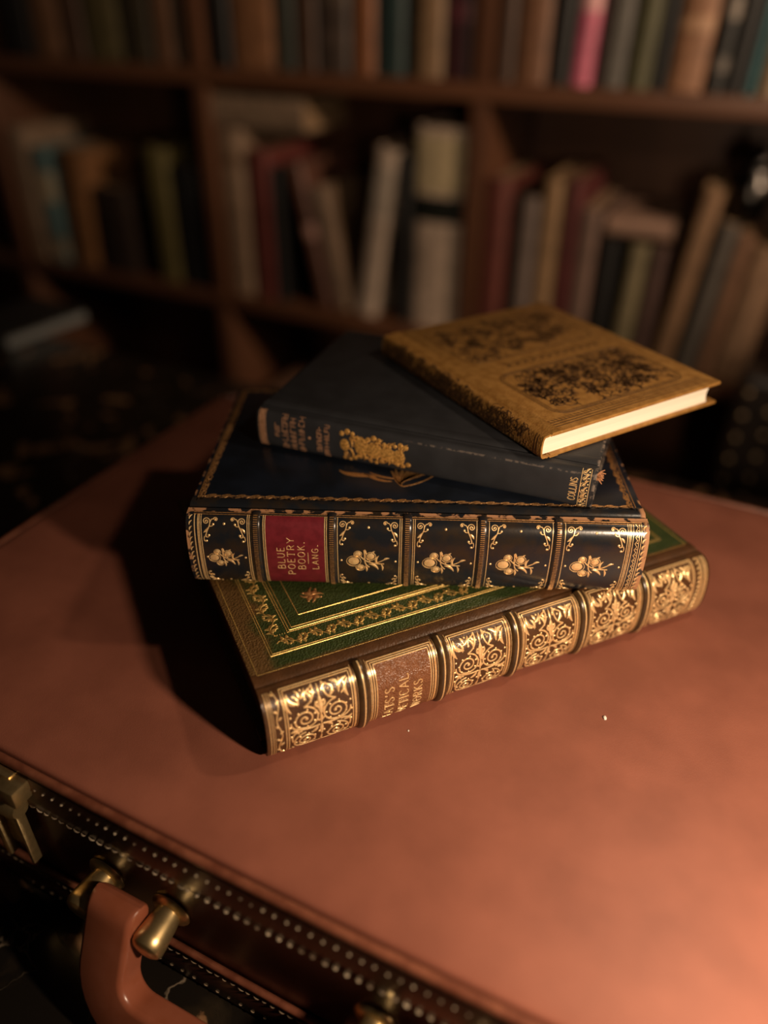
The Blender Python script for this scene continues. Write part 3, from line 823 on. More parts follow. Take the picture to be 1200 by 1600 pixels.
for i, pr in enumerate(pans):
    o = Orn()
    if pr is None:
        u0_, u1_ = .0328, .0595
        V, Fc = [], []; n = 40
        for k in range(n + 1):
            a = a_lo * .3 + (a_hi - a_lo * .3) * k / n
            V.append(spn.fn(u0_ + .0010, a, .00012)); V.append(spn.fn(u1_ - .0010, a, .00012))
        for k in range(n): Fc.append((2 * k, 2 * k + 1, 2 * k + 3, 2 * k + 2))
        lb = mesh_obj('title_label', V, Fc, REDL, pb, True, 60); lb['label'] = 'red leather title label lettered in gold'
        for du in (-.0001, .0007): arcline(o, u0_ + du, a_lo * .3, a_hi, .00042); arcline(o, u1_ - du, a_lo * .3, a_hi, .00042)
        am = A * .49
        text(o, 'BLUE', .0398, am - .0006, .0031, .00042, .30, 1.15)
        text(o, 'POETRY', .0441, am, .0031, .00042, .30, 1.22)
        text(o, 'BOOK.', .0486, am + .0008, .0031, .00042, .30, 1.15)
        o.seg((.0515, am - .0032), (.0515, am + .0028), .00036)
        text(o, 'LANG.', .0545, am + .0002, .0027, .00040, .34, 1.15)
        o.build('title_lettering', lambda x, a, h_: spn.fn(x, a, .00012 + h_), .00014, GOLD, lb)
        continue
    u0_, u1_ = pr
    for uu, s_ in ((u0_, -1), (u1_, 1)):
        for du in (.0, .0008): arcline(o, uu + s_ * (du - .0002), a_lo, a_hi, .00040)
    corner_scroll(o, u0_ + .0004, a_hi - .0010, 1, 1); corner_scroll(o, u1_ - .0004, a_hi - .0010, -1, 1)
    corner_scroll(o, u0_ + .0004, a_lo + .0006, 1, -1, .85); corner_scroll(o, u1_ - .0004, a_lo + .0006, -1, -1, .85)
    um = (u0_ + u1_) / 2
    o.dot((um, a_hi - .0042), .00062); o.dot((u0_ + .0018, A * .47), .00055); o.dot((u1_ - .0018, A * .47), .00055); o.dot((um, a_lo + .004), .0006)
    posy(o, um - .0006, A * .46, .98 if i else .80)
    if i == 0:
        for du in (.0006, .0020): arcline(o, .0030 + du, a_lo, a_hi, .0005)
        for k in range(16): o.leaf((.0014, a_lo + (a_hi - a_lo) * k / 16), (.0026, a_lo + (a_hi - a_lo) * (k + .8) / 16), .0008, .2)
    if i == 5:
        for uu in (.1874, .1883, .1908, .1917): arcline(o, uu, a_lo, a_hi, .0004)
        n = 28
        o.line([(.1893 + (.0009 if k % 2 else 0), a_lo + (a_hi - a_lo) * k / n) for k in range(n + 1)], .0004)
        for k in range(14): o.dot((.1902, a_lo + (a_hi - a_lo) * (k * 2 + .1) / n), .0003)
        for k in range(14): o.leaf((.1925, a_lo + (a_hi - a_lo) * k / 14), (.1938, a_lo + (a_hi - a_lo) * (k + .8) / 14), .0009, .2)
    o.build('gilt_panel', spn.fn, .00018, GOLD, pb)
topP = lambda x, y, h_: (x, y, t_ + h_)
o = Orn()
def roll(o, p0, p1, wdt):
    L_ = math.dist(p0, p1); tx, ty = (p1[0] - p0[0]) / L_, (p1[1] - p0[1]) / L_
    T = lambda s_, q: (p0[0] + tx * s_ - ty * q, p0[1] + ty * s_ + tx * q)
    per = .0062; k = max(1, int(L_ / per)); per = L_ / k
    for j in range(k):
        s0 = j * per
        o.leaf(T(s0, -wdt), T(s0 + per * 1.15, wdt), .0016, .12); o.leaf(T(s0 + per * .2, wdt), T(s0 + per * .8, wdt * 1.7), .0011, .1)
        o.leaf(T(s0 + per * .45, -wdt * .9), T(s0 + per, -wdt * 1.2), .0010, .1)
    n = int(L_ / .0008); o.line([T(L_ * i / n, wdt * .75 * math.sin(i * 1.05)) for i in range(n + 1)], .0006)
roll(o, (.0048, .0148), (L - .0048, .0136), .0011)
roll(o, (.0040, .0125), (.0040, Wd - .005), .0008); roll(o, (L - .0048, .0120), (L - .0048, Wd - .005), .0008)
roll(o, (.0048, Wd - .005), (L - .0048, Wd - .005), .0008)
for uu in (.0022, L - .0030): o.seg((uu, .0115), (uu, Wd - .003), .0005)
o.build('gilt_roll_border', topP, .00012, GOLD_DULL, pb)  # duller gold here puts the shade on the border into its colour
o = Orn()
cu, cv = .0840, .0520
o.curve((.062, .0400), (.066, .0345), (.074, .0370), (.0795, .0345), .0040, 12, True)
o.curve((.073, .0375), (.078, .033), (.082, .031), (.0865, .0310), .0022, 12, True)
o.curve((.076, .0385), (.080, .035), (.085, .0335), (.089, .0335), .0018, 12, True)
for k in range(7):
    f = k / 6; o.leaf((.0905, .0275 + .0005 * k), (.088 + .020 * f, .0420 + .001 * math.sin(PI * f)), .0032, .05)
o.curve((.086, .040), (.088, .033), (.0895, .029), (.0915, .0270), .0012); o.curve((.108, .041), (.104, .034), (.098, .029), (.0915, .0270), .0012)
for k in range(5): o.spiral((.070 + .009 * k, .056 + .004 * (k % 2)), .0045, 1.6, k, 1 if k % 2 else -1, .0011)
o.build('gilt_cover_emblem', topP, .00012, GOLD_DULL, pb)

# ================================================================== SMALL NAVY CLOTH BOOK
NB = dict(x=-.0603, y=.3294, a=-.3491, L=.1583, W=.1105, t=.0194)
ZN = ZP + PB['t'] + .0004
nb = empty('cloth_book', (NB['x'], NB['y'], ZN), NB['a'], 'small plain navy cloth book with gilt spine lettering under the ochre book', 'book', 'stacked antique books')
L, t_, Wd = NB['L'], NB['t'], NB['W']
CLOTH = mat('navy_cloth', (0.019, 0.0195, 0.0225), 0.50, 0, (0.025, 0.026, 0.030), 90, 4, .35, .65, bscale=2600, bstr=0.3, bdist=0.0001, spec=.35)
masked(CLOTH, lambda x, y, z, sm, op, no: op('MULTIPLY', op('MAXIMUM', sm(x, L - .0016, L - .0004),
      op('MULTIPLY', op('MULTIPLY', op('MULTIPLY', sm(z, t_ - .0030, t_ - .0026), sm(z, t_ - .0018, t_ - .0022)), sm(y, .004, .002)), op('MULTIPLY', sm(x, .07, .085), .45))), op('MULTIPLY', sm(no(420), .44, .60), .8)), (0.24, 0.19, 0.155), .7)
box('cover_board', (0, .0066, 0), (L, Wd, .0022), CLOTH, nb, .0007)
box('cover_board', (0, .0066, t_ - .0022), (L, Wd, t_), CLOTH, nb, .0007)
page_block('page_block', .0028, L - .0028, .003, Wd - .0035, .0024, t_ - .0024, PAGE_OLD, nb)
s3 = Spine(t_, .0036, .0016, .45)
spine_mesh('spine', s3, L, CLOTH, nb, t=t_, joint=.0066, groove=.0011, thick=.0009)
A = s3.A
def marks(o, u, a0, a1, size):
    """a line of lettering too small to read: short upright and level strokes."""
    a = a0
    while a < a1 - size * .3:
        gw = size * random.uniform(.45, .7)
        o.seg((u - size / 2, a), (u + size / 2, a), .00034, 2)
        if random.random() < .6: o.seg((u - size / 2, a + gw), (u + size / 2, a + gw), .00030, 2)
        for f in random.sample((-.45, 0, .45), random.choice((1, 2, 2))): o.seg((u + f * size, a), (u + f * size, a + gw), .00030, 2)
        a += gw + size * .22
o = Orn()
for u in (.0012, .0020, .0034, .0042): arcline(o, u, A * .06, A * .92, .00045)
for k in range(14):
    f = .06 + .86 * k / 14; o.leaf((.0022, A * f), (.0034, A * (f + .05)), .0010, .1)
GILT_N = mat('rubbed_gilt', (0.62, 0.33, 0.18), 0.5, 0.35, (0.36, 0.18, 0.09), 900, 3, .4, .66)
o.build('gilt_head_band', s3.fn, .00012, GILT_N, nb)
o = Orn()
marks(o, .0105, A * .42, A * .70, .0022)
for u, f0, f1 in ((.0145, .18, .88), (.0188, .18, .85), (.0232, .16, .86)): marks(o, u, A * f0, A * f1, .0029)
o.dot((.0272, A * .50), .0008)
marks(o, .0322, A * .26, A * .74, .0024); marks(o, .0360, A * .16, A * .84, .0024)
o.build('gilt_title_lines', s3.fn, .00012, GILT_N, nb)
o = Orn()
q0 = .0425; am = A * .48
o.oval((q0 + .0026, am + .0005), .0026, .0034); o.oval((q0 + .0108, am + .0012), .0040, .0056, .1); o.oval((q0 + .0170, am + .0002), .0046, .0048)
o.oval((q0 + .0235, am - .0004), .0046, .0040); o.oval((q0 + .0290, am - .0008), .0034, .0042)
for k in range(26):
    f = k / 25; x = q0 + .0010 + .0325 * f; sy = (-1) ** k
    yy = sy * (.0060 + .0015 * math.sin(5 * f * PI)) * (1 - .35 * f)
    o.dot((x, am + yy), .0011 + .0005 * random.random())
for k in range(10):
    x = q0 + .0035 + .0030 * k; sy = 1 if k % 2 else -1
    o.spiral((x, am + sy * .0038), .0017, 1.3, k, sy, .00055, 16)
    o.leaf((x, am), (x + .0026, am + sy * .0062), .0014, .25)
o.build('gilt_cartouche', s3.fn, .00020, mat('bright_gold', (0.90, 0.50, 0.14), 0.40, 0.5, (0.36, 0.17, 0.04), 1200, 3, .42, .62), nb)
o = Orn()
text(o, 'COLLINS', .1494, A * .49, .0030, .00046, .16, .78)
o.build('publisher_lettering', s3.fn, .00013, GOLD, nb)
o = Orn()
for u in (.1522, .1560): arcline(o, u, A * .10, A * .90, .0004)
for k in range(7):
    c = A * (.16 + .112 * k); o.spiral((.1535, c), .0012, 1.4, k, 1 if k % 2 else -1, .00040, 14); o.leaf((.1540, c), (.1556, c + .0022), .0010, .2); o.dot((.1552, c + .0004), .0004)
o.build('gilt_tail_band', s3.fn, .00013, GOLD, nb)
V, Fc = [], []
for k in range(16):
    a0 = random.uniform(-.5, .9); a1 = random.uniform(-.6, .6); ln = random.uniform(.0022, .0042)
    p0 = Vector((L - .0004, .0042 + random.uniform(-.001, .001), t_ - .0055 + random.uniform(-.0012, .0012)))
    d = Vector((math.cos(a0) * .8, math.sin(a0) * .6, a1)).normalized()
    v_, f_ = tube_data([p0, p0 + d * ln * .5 + Vector((0, 0, .0005)), p0 + d * ln + Vector((0, 0, -.0003 + random.uniform(-.0006, .0006)))], [.00042, .0004, .00022], 5)
    b0 = len(V); V += v_; Fc += [tuple(q + b0 for q in ff) for ff in f_]
fr = mesh_obj('frayed_headband', V, Fc, mat('frayed_thread', (0.36, 0.16, 0.07), .8), nb); fixn(fr)
fr['label'] = 'frayed brown threads at the end of the spine'

# ================================================================== OCHRE DECORATED BOOK (top)
TB = dict(x=-.0011, y=.3936, a=-1.0257, L=.1295, W=.1091, t=.0117)
ZT = ZN + NB['t'] + .0003
ob_ = empty('cloth_book', (TB['x'], TB['y'], ZT), TB['a'], 'thin ochre cloth book with dark stamped scrollwork and cream pages on top', 'book', 'stacked antique books')
L, t_, Wd = TB['L'], TB['t'], TB['W']
OCHRE = mat('ochre_cloth', (0.400, 0.205, 0.054), 0.46, 0.08, (0.300, 0.145, 0.034), 240, 5, .38, .62, bscale=900, bstr=0.45, bdist=0.00022, bkind='voronoi')
INK = mat('stamped_brown', (0.052, 0.024, 0.007), 0.55, 0.0, (0.11, 0.05, 0.014), 600, 3, .4, .65)
box('cover_board', (0, .0048, 0), (L, Wd, .0017), OCHRE, ob_, .0006)
box('cover_board', (0, .0048, t_ - .0017), (L, Wd, t_), OCHRE, ob_, .0006)
page_block('page_block', .0022, L - .0016, .0015, Wd - .0055, .00172, t_ - .00172, PAGE, ob_, .0012)
s4 = Spine(t_, .0026, .0009, .42)
spine_mesh('spine', s4, L, OCHRE, ob_, t=t_, joint=.0048, groove=.0007, thick=.0009)
topT = lambda x, y, h_: (x, y, t_ + h_)
def rrect(o, x0, y0, x1, y1, r, wd):
    pts = []
    for cx, cy, a0 in ((x1 - r, y1 - r, 0), (x0 + r, y1 - r, PI / 2), (x0 + r, y0 + r, PI), (x1 - r, y0 + r, 1.5 * PI)):
        for i in range(7): a = a0 + PI / 2 * i / 6; pts.append((cx + r * math.cos(a), cy + r * math.sin(a)))
    pts.append(pts[0]); o.line(pts, wd)
def foliage(o, x0, y0, x1, y1, nsp, wd):
    for k in range(nsp):
        c = (random.uniform(x0, x1), random.uniform(y0, y1)); r = random.uniform(.0022, .0052)
        o.spiral(c, r, random.uniform(1.0, 1.9), random.uniform(0, 6.28), random.choice((-1, 1)), wd * random.uniform(.7, 1.2), 20, .2)
        for j in range(4):
            a = random.uniform(0, 6.28); o.leaf((c[0] + r * .5 * math.cos(a), c[1] + r * .5 * math.sin(a)), (c[0] + r * 1.3 * math.cos(a + .6), c[1] + r * 1.3 * math.sin(a + .6)), random.uniform(.0009, .0020), .25)
o = Orn()
for k in (0, .0009, .0020): rrect(o, .072 + k, .0175 + k, .1185 - k, .0990 - k, .008 - k, .00045)
foliage(o, .0770, .0225, .1130, .0940, 135, .0007)
o.build('stamped_panel', topT, .00008, INK, ob_, -.00004)
o = Orn()
for k in (0, .0009): rrect(o, .0085 + k, .0165 + k, .0560 - k, .0995 - k, .008 - k, .0004)
foliage(o, .0125, .021, .0520, .0955, 115, .0006)
o.build('stamped_panel', topT, .00006, INK, ob_, -.00004)
o = Orn()
for k in range(12):
    v = .030 + .0052 * k; o.leaf((.062, v), (.0668, v + .0046), .0015, .2); o.leaf((.0668, v), (.0625, v + .0036), .0011, -.2)
for v0_ in (.1222, .1240, .1258): o.seg((v0_, .0085), (v0_, .104), .0005)
for k in range(44): o.leaf((.1200, .009 + .00215 * k), (.1216, .0104 + .00215 * k), .0007, .1)
o.seg((.004, .0085), (.126, .0085), .0004)
o.build('stamped_border', topT, .00007, INK, ob_, -.00004)
o = Orn()
foliage(o, .006, s4.A * .2, L - .006, s4.A * .8, 70, .0006)
for u in (.003, .0045, L - .0045, L - .003): arcline(o, u, s4.A * .1, s4.A * .9, .0005, 12)
o.build('stamped_spine', s4.fn, .00007, INK, ob_, -.00004)
# gilt specks left on the spine
o = Orn()
for k in range(120): o.dot((random.uniform(.004, L - .003), s4.A * random.uniform(.12, .88)), random.uniform(.00022, .0005))
o.build('gilt_specks', s4.fn, .00009, GOLD_DULL, ob_, -.00004)

# ================================================================== crumbs on the leather
def fleck(loc, r, label):
    bm = bmesh.new(); bmesh.ops.create_icosphere(bm, subdivisions=2, radius=r)
    for v in bm.verts: v.co = Vector((v.co.x * .8, v.co.y * 1.2, v.co.z * .5)) * random.uniform(.82, 1.18)
    o = bm_obj('paper_fleck', bm, mat('white_fleck', (.85, .80, .72), .7)); o.location = (loc[0], loc[1], r * .45)
    tag(o, label, 'fleck', 'flecks on the briefcase')
fleck((.0944, .2228), .00092, 'larger white fleck on the brown leather to the right of the books')
fleck((.0112, .2150), .00042, 'tiny white fleck on the brown leather just below the green spine')

# ================================================================== BOOKCASE
WOOD = mat('bookcase_wood', (0.120, 0.050, 0.024), 0.45, 0, (0.080, 0.032, 0.015), 14, 6, .38, .64, stretch=(1, 1, .12), bscale=120, bstr=.1, bdist=.0005)
WOOD_H = mat('shelf_wood', (0.135, 0.056, 0.027), 0.42, 0, (0.088, 0.036, 0.017), 14, 6, .38, .64, stretch=(.12, 1, 1), bscale=120, bstr=.1, bdist=.0005)
bc = empty('bookcase', W(0, SHELF_N, FLOOR_Z), CASE_YAW, 'dark brown wooden bookcase full of books behind the table', 'bookcase')
def bz(z): return z - FLOOR_Z
SH1, SH2 = 0.156, -0.195      # shelf surfaces
S0, S1 = -1.85, 0.60
for z in (0.52, SH1, SH2, -.56):
    box('shelf', (S0, 0, bz(z - .023)), (S1, .252, bz(z)), WOOD_H, bc, .002)
box('plinth', (S0, .01, 0), (S1, .252, bz(-.583)), WOOD, bc, .002)
for s in (-1.345, -.864, -.403, .075):
    for (za, zb_) in ((SH1, .497), (SH2, .133), (-.56, -.218)):
        box('divider', (s, .002, bz(za)), (s + .024, .252, bz(zb_)), WOOD, bc, .0015)
for s in (S0 - .024, S1): box('side_panel', (s, 0, 0), (s + .024, .26, bz(.52)), WOOD, bc, .002)
box('back_panel', (S0, .2522, 0), (S1, .262, bz(.52)), WOOD, bc)

def cmat(name, c, rough=.5, metal=0.0, spec=.5):
    return mat(name, c, rough, metal, tuple(k * .62 for k in c), 60, 5, .36, .66, bscale=500, bstr=.15, bdist=.0002, spec=spec)
_mats = {}
def colour(c, rough=.5, metal=0.0):
    k = (c, rough, metal)
    if k not in _mats: _mats[k] = cmat('binding_%d' % len(_mats), c, rough, metal)
    return _mats[k]

def shelf_book(s0, s1, z, h_, c, label, depth=.17, lean=0.0, set_back=.012, rough=.5, bands=None, group=None, turn=0.0, flat=False):
    """one standing book, spine to the room; lean in degrees (positive: top leans to the right)."""
    wd = s1 - s0
    th = math.radians(lean)
    zc = z + abs(math.sin(th)) * wd / 2 + .0003
    root = empty('shelved_book', W((s0 + s1) / 2, SHELF_N + set_back, zc), 0, label, 'book', group)
    root.rotation_euler = Matrix.Rotation(CASE_YAW + turn, 3, 'Z') .to_euler()
    R = Matrix.Rotation(CASE_YAW + turn, 3, 'Z') @ Matrix.Rotation(th, 3, 'Y')
    if flat: R = R @ Matrix.Rotation(PI / 2, 3, 'Y')
    root.rotation_euler = R.to_euler()
    hw_ = wd / 2; tb_ = min(.0025, wd * .15); m_ = colour(c, rough)
    if flat:   # lying: s0..s1 is its height along the shelf, h_ its thickness
        hw_ = h_ / 2; hh = wd; root.location = W(s0, SHELF_N + set_back, z + hw_ + .0003); tb_ = min(.0025, h_ * .15)
    else: hh = h_
    # case: spine + boards as a U
    prof = [(hw_, depth), (hw_, .006)]
    n = 8
    for i in range(n + 1):
        a = PI * i / n; prof.append((hw_ * math.cos(a), .006 - .006 * math.sin(a)))
    prof += [(-hw_, .006), (-hw_, depth)]
    inn = [(hw_ - tb_, depth), (hw_ - tb_, .0075), (-hw_ + tb_, .0075), (-hw_ + tb_, depth)]
    loop = prof + list(reversed(inn))
    k = len(loop)
    V = [(x, y, 0) for x, y in loop] + [(x, y, hh) for x, y in loop]
    Fc = [(i, (i + 1) % k, k + (i + 1) % k, k + i) for i in range(k)]
    bm = bmesh.new(); vs = [bm.verts.new(v) for v in V]
    for f in Fc: bm.faces.new([vs[q] for q in f])
    for off in (0, k):
        f = bm.faces.new([vs[off + i] for i in range(k)])
    bmesh.ops.triangulate(bm, faces=[f for f in bm.faces if len(f.verts) > 4])
    cv = bm_obj('cover', bm, m_, root, True, 35)
    box('page_block', (-hw_ + tb_, .0078, .003), (hw_ - tb_, depth - .004, hh - .003), PAGE_OLD, root)
    for (f0, f1, bc_) in (bands or []):
        V, Fc = [], []; nn_ = 10
        for zz in (f0 * hh, f1 * hh):
            for i in range(nn_ + 1):
                a = PI * i / nn_; V.append(((hw_ + .0002) * math.cos(a), .006 - .0064 * math.sin(a), zz))
        for i in range(nn_): Fc.append((i, i + 1, nn_ + 2 + i, nn_ + 1 + i))
        bo = mesh_obj('label_or_highlight', V, Fc, colour(bc_, .4), root, True, 60)  # coloured band: a label, on three spines a painted highlight
    return root
GU, GL = 'books on the upper shelf', 'books on the middle shelf'
# colours
BR, DBR, OLV, TAN, GRY, BLK, RED, PUR, TEAL, ORG = (.17, .085, .045), (.07, .035, .02), (.10, .080, .035), (.26, .16, .085), (.12, .095, .07), (.012, .011, .010), (.13, .025, .02), (.06, .018, .022), (.02, .04, .038), (.26, .12, .055)
UP = [
 (-1.262, -1.203, .20, BLK, 'black book at the left end of the upper shelf', 0, None),
 (-1.195, -1.132, .23, BR, 'wide russet book next to the black book at the upper left', 0, None),
 (-1.129, -1.085, .21, DBR, 'dark brown book right of the wide russet book, upper left', 0, None),
 (-1.080, -1.008, .24, OLV, 'wide olive brown book between two narrower dark ones, upper left', 0, None),
 (-1.000, -.945, .22, (.045, .035, .02), 'dark olive book right of the wide olive brown one, upper shelf', 0, None),
 (-.940, -.900, .23, BR, 'russet book third to the left of the upper divider above the tall cream book', 0, None),
 (-.896, -.868, .22, GRY, 'grey brown book touching the left side of the upper left divider', 0, None),
 (-.836, -.797, .22, BLK, 'black book touching the right side of the upper left divider', 0, None),
 (-.792, -.718, .25, ORG, 'widest orange brown book on the upper shelf, left of centre', 0, None),
 (-.712, -.684, .22, (.035, .04, .03), 'dark grey green book right of the widest orange brown book', 0, None),
 (-.682, -.647, .24, DBR, 'very dark brown book, second right of the widest orange brown book', 0, None),
 (-.644, -.594, .23, (.065, .045, .035), 'mottled dark brown book with grey bands above the leaning books', 0, [(.15, .22, (.10, .07, .055)), (.36, .46, (.11, .08, .06))]),
 (-.588, -.553, .23, (.27, .11, .05), 'narrow orange book with a glossy spine near the middle of the upper shelf', 0, None),
 (-.551, -.509, .24, TEAL, 'dark teal book left of the narrow tan book on the upper shelf', 0, None),
 (-.492, -.452, .23, TAN, 'pale tan book above the white binder', 0, None),
 (-.446, -.411, .22, PUR, 'dark plum book touching the left side of the upper right divider', 0, [(.3, .4, (.14, .04, .05))]),
 (-.376, -.353, .22, DBR, 'narrow dark brown book touching the right side of the upper right divider', 0, None),
 (-.349, -.308, .23, (.20, .095, .05), 'warm brown book left of the black and pink books, upper shelf', 0, None),
 (-.303, -.280, .22, BLK, 'narrow black book left of the pink book', 0, None),
 (-.276, -.250, .235, (.62, .16, .24), 'bright pink book with a shiny spine and a painted highlight on the upper shelf', 1.5, [(.34, .62, (.80, .42, .42))]),  # lighter pink band is a highlight painted onto the spine
 (-.240, -.210, .22, (.11, .10, .085), 'grey book right of the pink book', 1.0, None),
 (-.205, -.178, .23, (.09, .085, .04), 'olive green book right of the grey book, upper shelf', 1.0, None),
 (-.173, -.160, .21, BLK, 'thin black book left of the broad tan leaning book, upper right', 1.0, None),
 (-.156, -.116, .24, (.30, .15, .08), 'broad tan book leaning slightly right, upper right', 1.5, [(.26, .32, (.45, .26, .15))]),
 (-.108, -.092, .22, (.03, .03, .028), 'thin charcoal book with pale grey spine labels, upper right', 1.5, [(.10, .17, (.16, .14, .12)), (.34, .44, (.26, .22, .18))]),
 (-.089, -.071, .23, BLK, 'thin black book second from the right end, upper shelf', 1.5, None),
 (-.067, -.057, .22, (.05, .13, .14), 'very thin blue green book near the right end, upper shelf', 1.5, None),
 (-.053, -.028, .24, (.28, .20, .12), 'pale tan book with a painted highlight at the right end, upper shelf', 1.5, [(.32, .46, (.55, .46, .34))]),  # pale band imitates light catching the spine
 (-.024, .020, .23, DBR, 'dark brown book at the far right edge of the upper shelf', 1.5, None),
]
for (a_, b_, hh, c, lab, ln, bd) in UP:
    shelf_book(a_, b_, SH1, hh, c, lab, .17, ln, bands=bd, group=GU, rough=.34 if 'shiny' in lab or 'glossy' in lab else .5)
LOW = [
 (-1.312, -1.274, .235, (.25, .17, .11), 'pale beige book at the left end of the middle shelf', 0, None),
 (-1.262, -1.222, .205, (.10, .17, .17), 'blue green book with a cream label beside the beige book', -.5, [(.55, .80, (.42, .34, .22)), (.05, .22, (.30, .24, .16))]),
 (-1.205, -1.150, .205, (.23, .105, .04), 'orange brown book right of the blue green book', 4, None),
 (-1.128, -1.052, .150, (.03, .018, .012), 'low dark book in the gap left of the olive book', 0, None),
 (-.996, -.950, .225, (.13, .105, .035), 'yellow olive book standing left of the left divider', 0, None),
 (-.940, -.890, .20, BLK, 'black book between the olive book and the left divider', 0, None),
 (-.836, -.790, .266, (.30, .20, .13), 'tall pale tan book touching the right side of the left divider', 0, [(.80, .86, (.20, .12, .07))]),
 (-.780, -.743, .238, (.15, .035, .028), 'dark red book beside the tall pale tan book', 0, None),
 (-.738, -.722, .215, BLK, 'black book between the dark red book and the leaning ones', 0, None),
 (-.658, -.632, .225, (.13, .055, .035), 'reddish brown book leaning left with a painted highlight on the spine', -13, [(.50, .60, (.40, .22, .17))]),  # pinkish band is a glint put into the spine colour
 (-.624, -.598, .195, (.20, .13, .08), 'beige brown book leaning left against the reddish brown one', -13, None),
 (-.588, -.553, .258, (.46, .36, .28), 'off white book leaning right in the middle of the middle shelf', 8.5, [(.62, .90, (.36, .30, .24))]),
 (-.510, -.493, .250, BLK, 'black book between the off white leaning book and the white binder', 0, None),
 (-.487, -.406, .292, (.50, .38, .29), 'broad white binder with a black label band by the right divider', 0, [(.56, .68, (.012, .014, .010)), (.70, .96, (.50, .40, .24))]),
 (-.375, -.340, .232, (.13, .035, .025), 'dark red book touching the right side of the right divider', 0, None),
 (-.324, -.296, .213, (.16, .12, .10), 'slim grey book right of the dark red one by the right divider', 0, None),
 (-.292, -.266, .238, (.28, .17, .085), 'slim golden tan book beside the slim grey book', 0, None),
 (-.258, -.240, .240, (.10, .022, .02), 'thin maroon book right of the golden tan one', 0, None),
 (-.236, -.210, .205, (.17, .105, .08), 'mauve brown book right of the thin maroon one', 0, None),
 (-.200, -.180, .170, BLK, 'short black book under the end of the lying book', 0, None),
 (-.168, -.143, .168, (.19, .155, .085), 'short olive tan book under the lying book', 1.5, None),
 (-.136, -.118, .168, (.09, .05, .04), 'short dark brown book right of the olive tan book', 1.5, None),
 (-.108, -.082, .245, (.22, .125, .065), 'slim tan book leaning right, first of the leaning group at right', 5, None),
 (-.074, -.050, .205, (.10, .085, .07), 'grey brown leaning book between two tan leaning books', 5, None),
 (-.046, -.026, .195, (.22, .115, .065), 'narrow russet leaning book, third of the leaning group at right', 4, None),
 (-.022, .018, .178, (.32, .19, .11), 'broad pale tan leaning book at the right end of the middle shelf', 4, None),
]
for (a_, b_, hh, c, lab, ln, bd) in LOW:
    shelf_book(a_, b_, SH2, hh, c, lab, .17, ln, bands=bd, group=GL)
shelf_book(-.838, -.672, SH2 + .2675, .046, (.26, .18, .12), 'beige book lying flat on top of the tall pale tan book', .15, flat=True, group=GL)
shelf_book(-.200, -.112, SH2 + .1745, .026, (.28, .17, .12), 'small pinkish tan book lying flat on the short books', .12, flat=True, group=GL)
pj = empty('metal_jar', W(-.033, SHELF_N + .066, SH2 + .1975), CASE_YAW, 'small round dark metal jar standing on the leaning books, middle shelf at right', 'jar')
PEW = mat('dark_pewter', (.05, .046, .042), .22, 1.0)
lathe('body', [(0, .016), (.002, .019), (.010, .023), (.026, .027), (.042, .0265), (.056, .022), (.064, .018), (.070, .0165), (.076, .020), (.078, .019)], (0, 0, 0), (0, 0, 1), PEW, pj, 36, 80)
lathe('lid', [(.0782, .0205), (.081, .0205), (.086, .015), (.090, .006), (.094, .0055), (.098, .0065), (.101, .003)], (0, 0, 0), (0, 0, 1), PEW, pj, 28, 60)
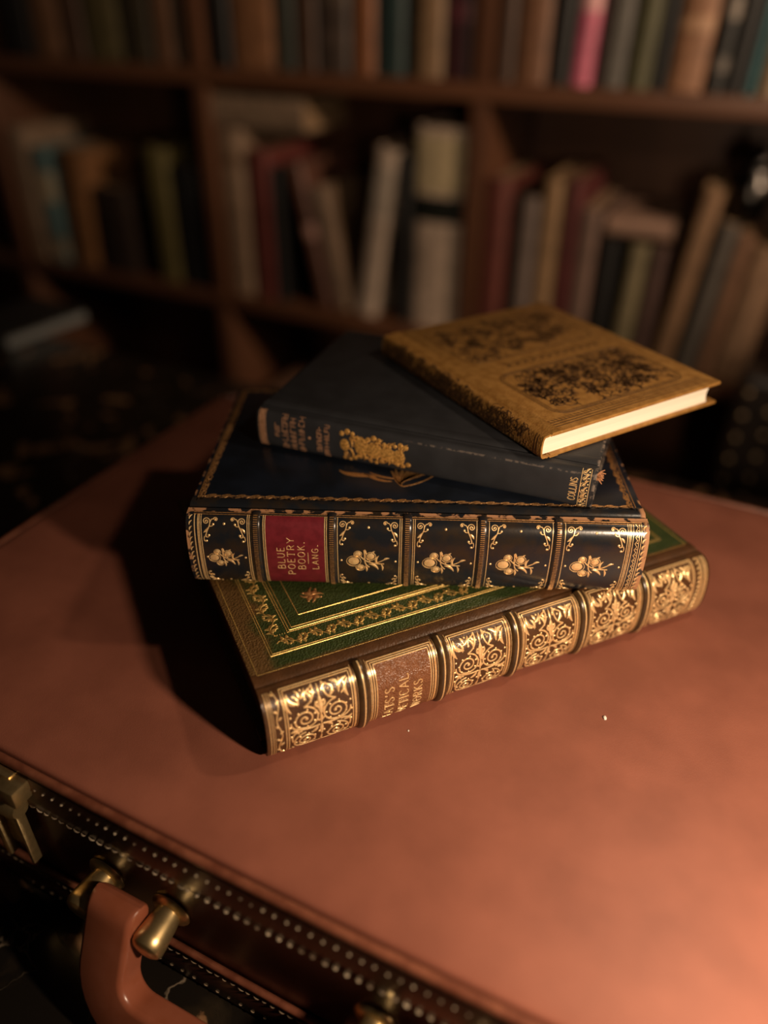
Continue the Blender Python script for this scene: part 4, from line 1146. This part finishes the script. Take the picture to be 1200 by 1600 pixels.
# bottom compartment
shelf_book(-.800, -.640, -.56, .075, (.20, .10, .055), 'thick brown book lying flat on the dark bottom shelf', .17, flat=True, group='books on the bottom shelf')
shelf_book(-.790, -.610, -.56 + .0758, .055, (.24, .13, .075), 'tan book lying on the thick brown book on the bottom shelf', .16, flat=True, group='books on the bottom shelf')
shelf_book(-.780, -.600, -.56 + .1315, .055, (.22, .115, .07), 'russet book on top of the pile on the bottom shelf', .15, flat=True, group='books on the bottom shelf')

# ================================================================== leather chair with nailheads behind the table, right
CH_L = mat('black_leather', (0.016, 0.011, 0.009), .38, 0, (0.028, 0.018, 0.013), 40, 5, .4, .65, bscale=260, bstr=.25, bdist=.0006)
NAIL = mat('nailhead_brass', (0.36, 0.26, 0.16), .45, 1.0)
ch = empty('leather_chair', W(-.342 + .60, .90, FLOOR_Z), CASE_YAW, 'dark leather chair studded with brass nailheads behind the table at right', 'chair')
zt_ = TABLE_Z - FLOOR_Z
def cbox(nm, lo, hi, bev): return box(nm, lo, hi, CH_L, ch, bev, 3)
cbox('backrest', (-.245, .045, .40), (.245, .095, zt_ - .01), .015)
cbox('seat', (-.24, -.235, .36), (.24, .05, .46), .03)
for lx in (-.23, .19):
    for ly in (-.23, .05):
        bm = bmesh.new(); bm_box(bm, (lx, ly, 0), (lx + .04, ly + .04, .37), .003)
        for v in bm.verts:
            if v.co.z < .1: v.co.x = lx + .02 + (v.co.x - lx - .02) * .7; v.co.y = ly + .02 + (v.co.y - ly - .02) * .7
        bm_obj('leg', bm, WOOD_D, ch)
nail = None
for cx_ in (-.232, -.203):
    for k in range(9):
        zz = zt_ - .035 - .030 * k + (.010 if cx_ > -.22 else 0)
        if nail is None:
            nail = lathe('nailhead', [(0, .0055), (.0015, .0052), (.003, .0036), (.0036, .0012)], (0, 0, 0), (0, -1, 0), NAIL, ch, 12); nl = nail
        else:
            nl = nail.copy(); COL.objects.link(nl); nl.parent = ch
        nl.location = (cx_ + random.uniform(-.001, .001), .0455, zz)

# ================================================================== pale-edged book on the far end of the table
pk = empty('table_book', (-.448, .862, TABLE_Z), 1.02, 'thin dark book with pale grey page edges at the far left of the table', 'book')
GPG = mat('grey_pages', (.13, .135, .13), .8)
box('cover_board', (0, 0, 0), (.12, .10, .002), colour(BLK), pk, .0006)
box('page_block', (.002, -.0005, .0022), (.118, .098, .0128), GPG, pk)
box('cover_board', (0, .002, .013), (.12, .10, .015), colour(BLK), pk, .0006)
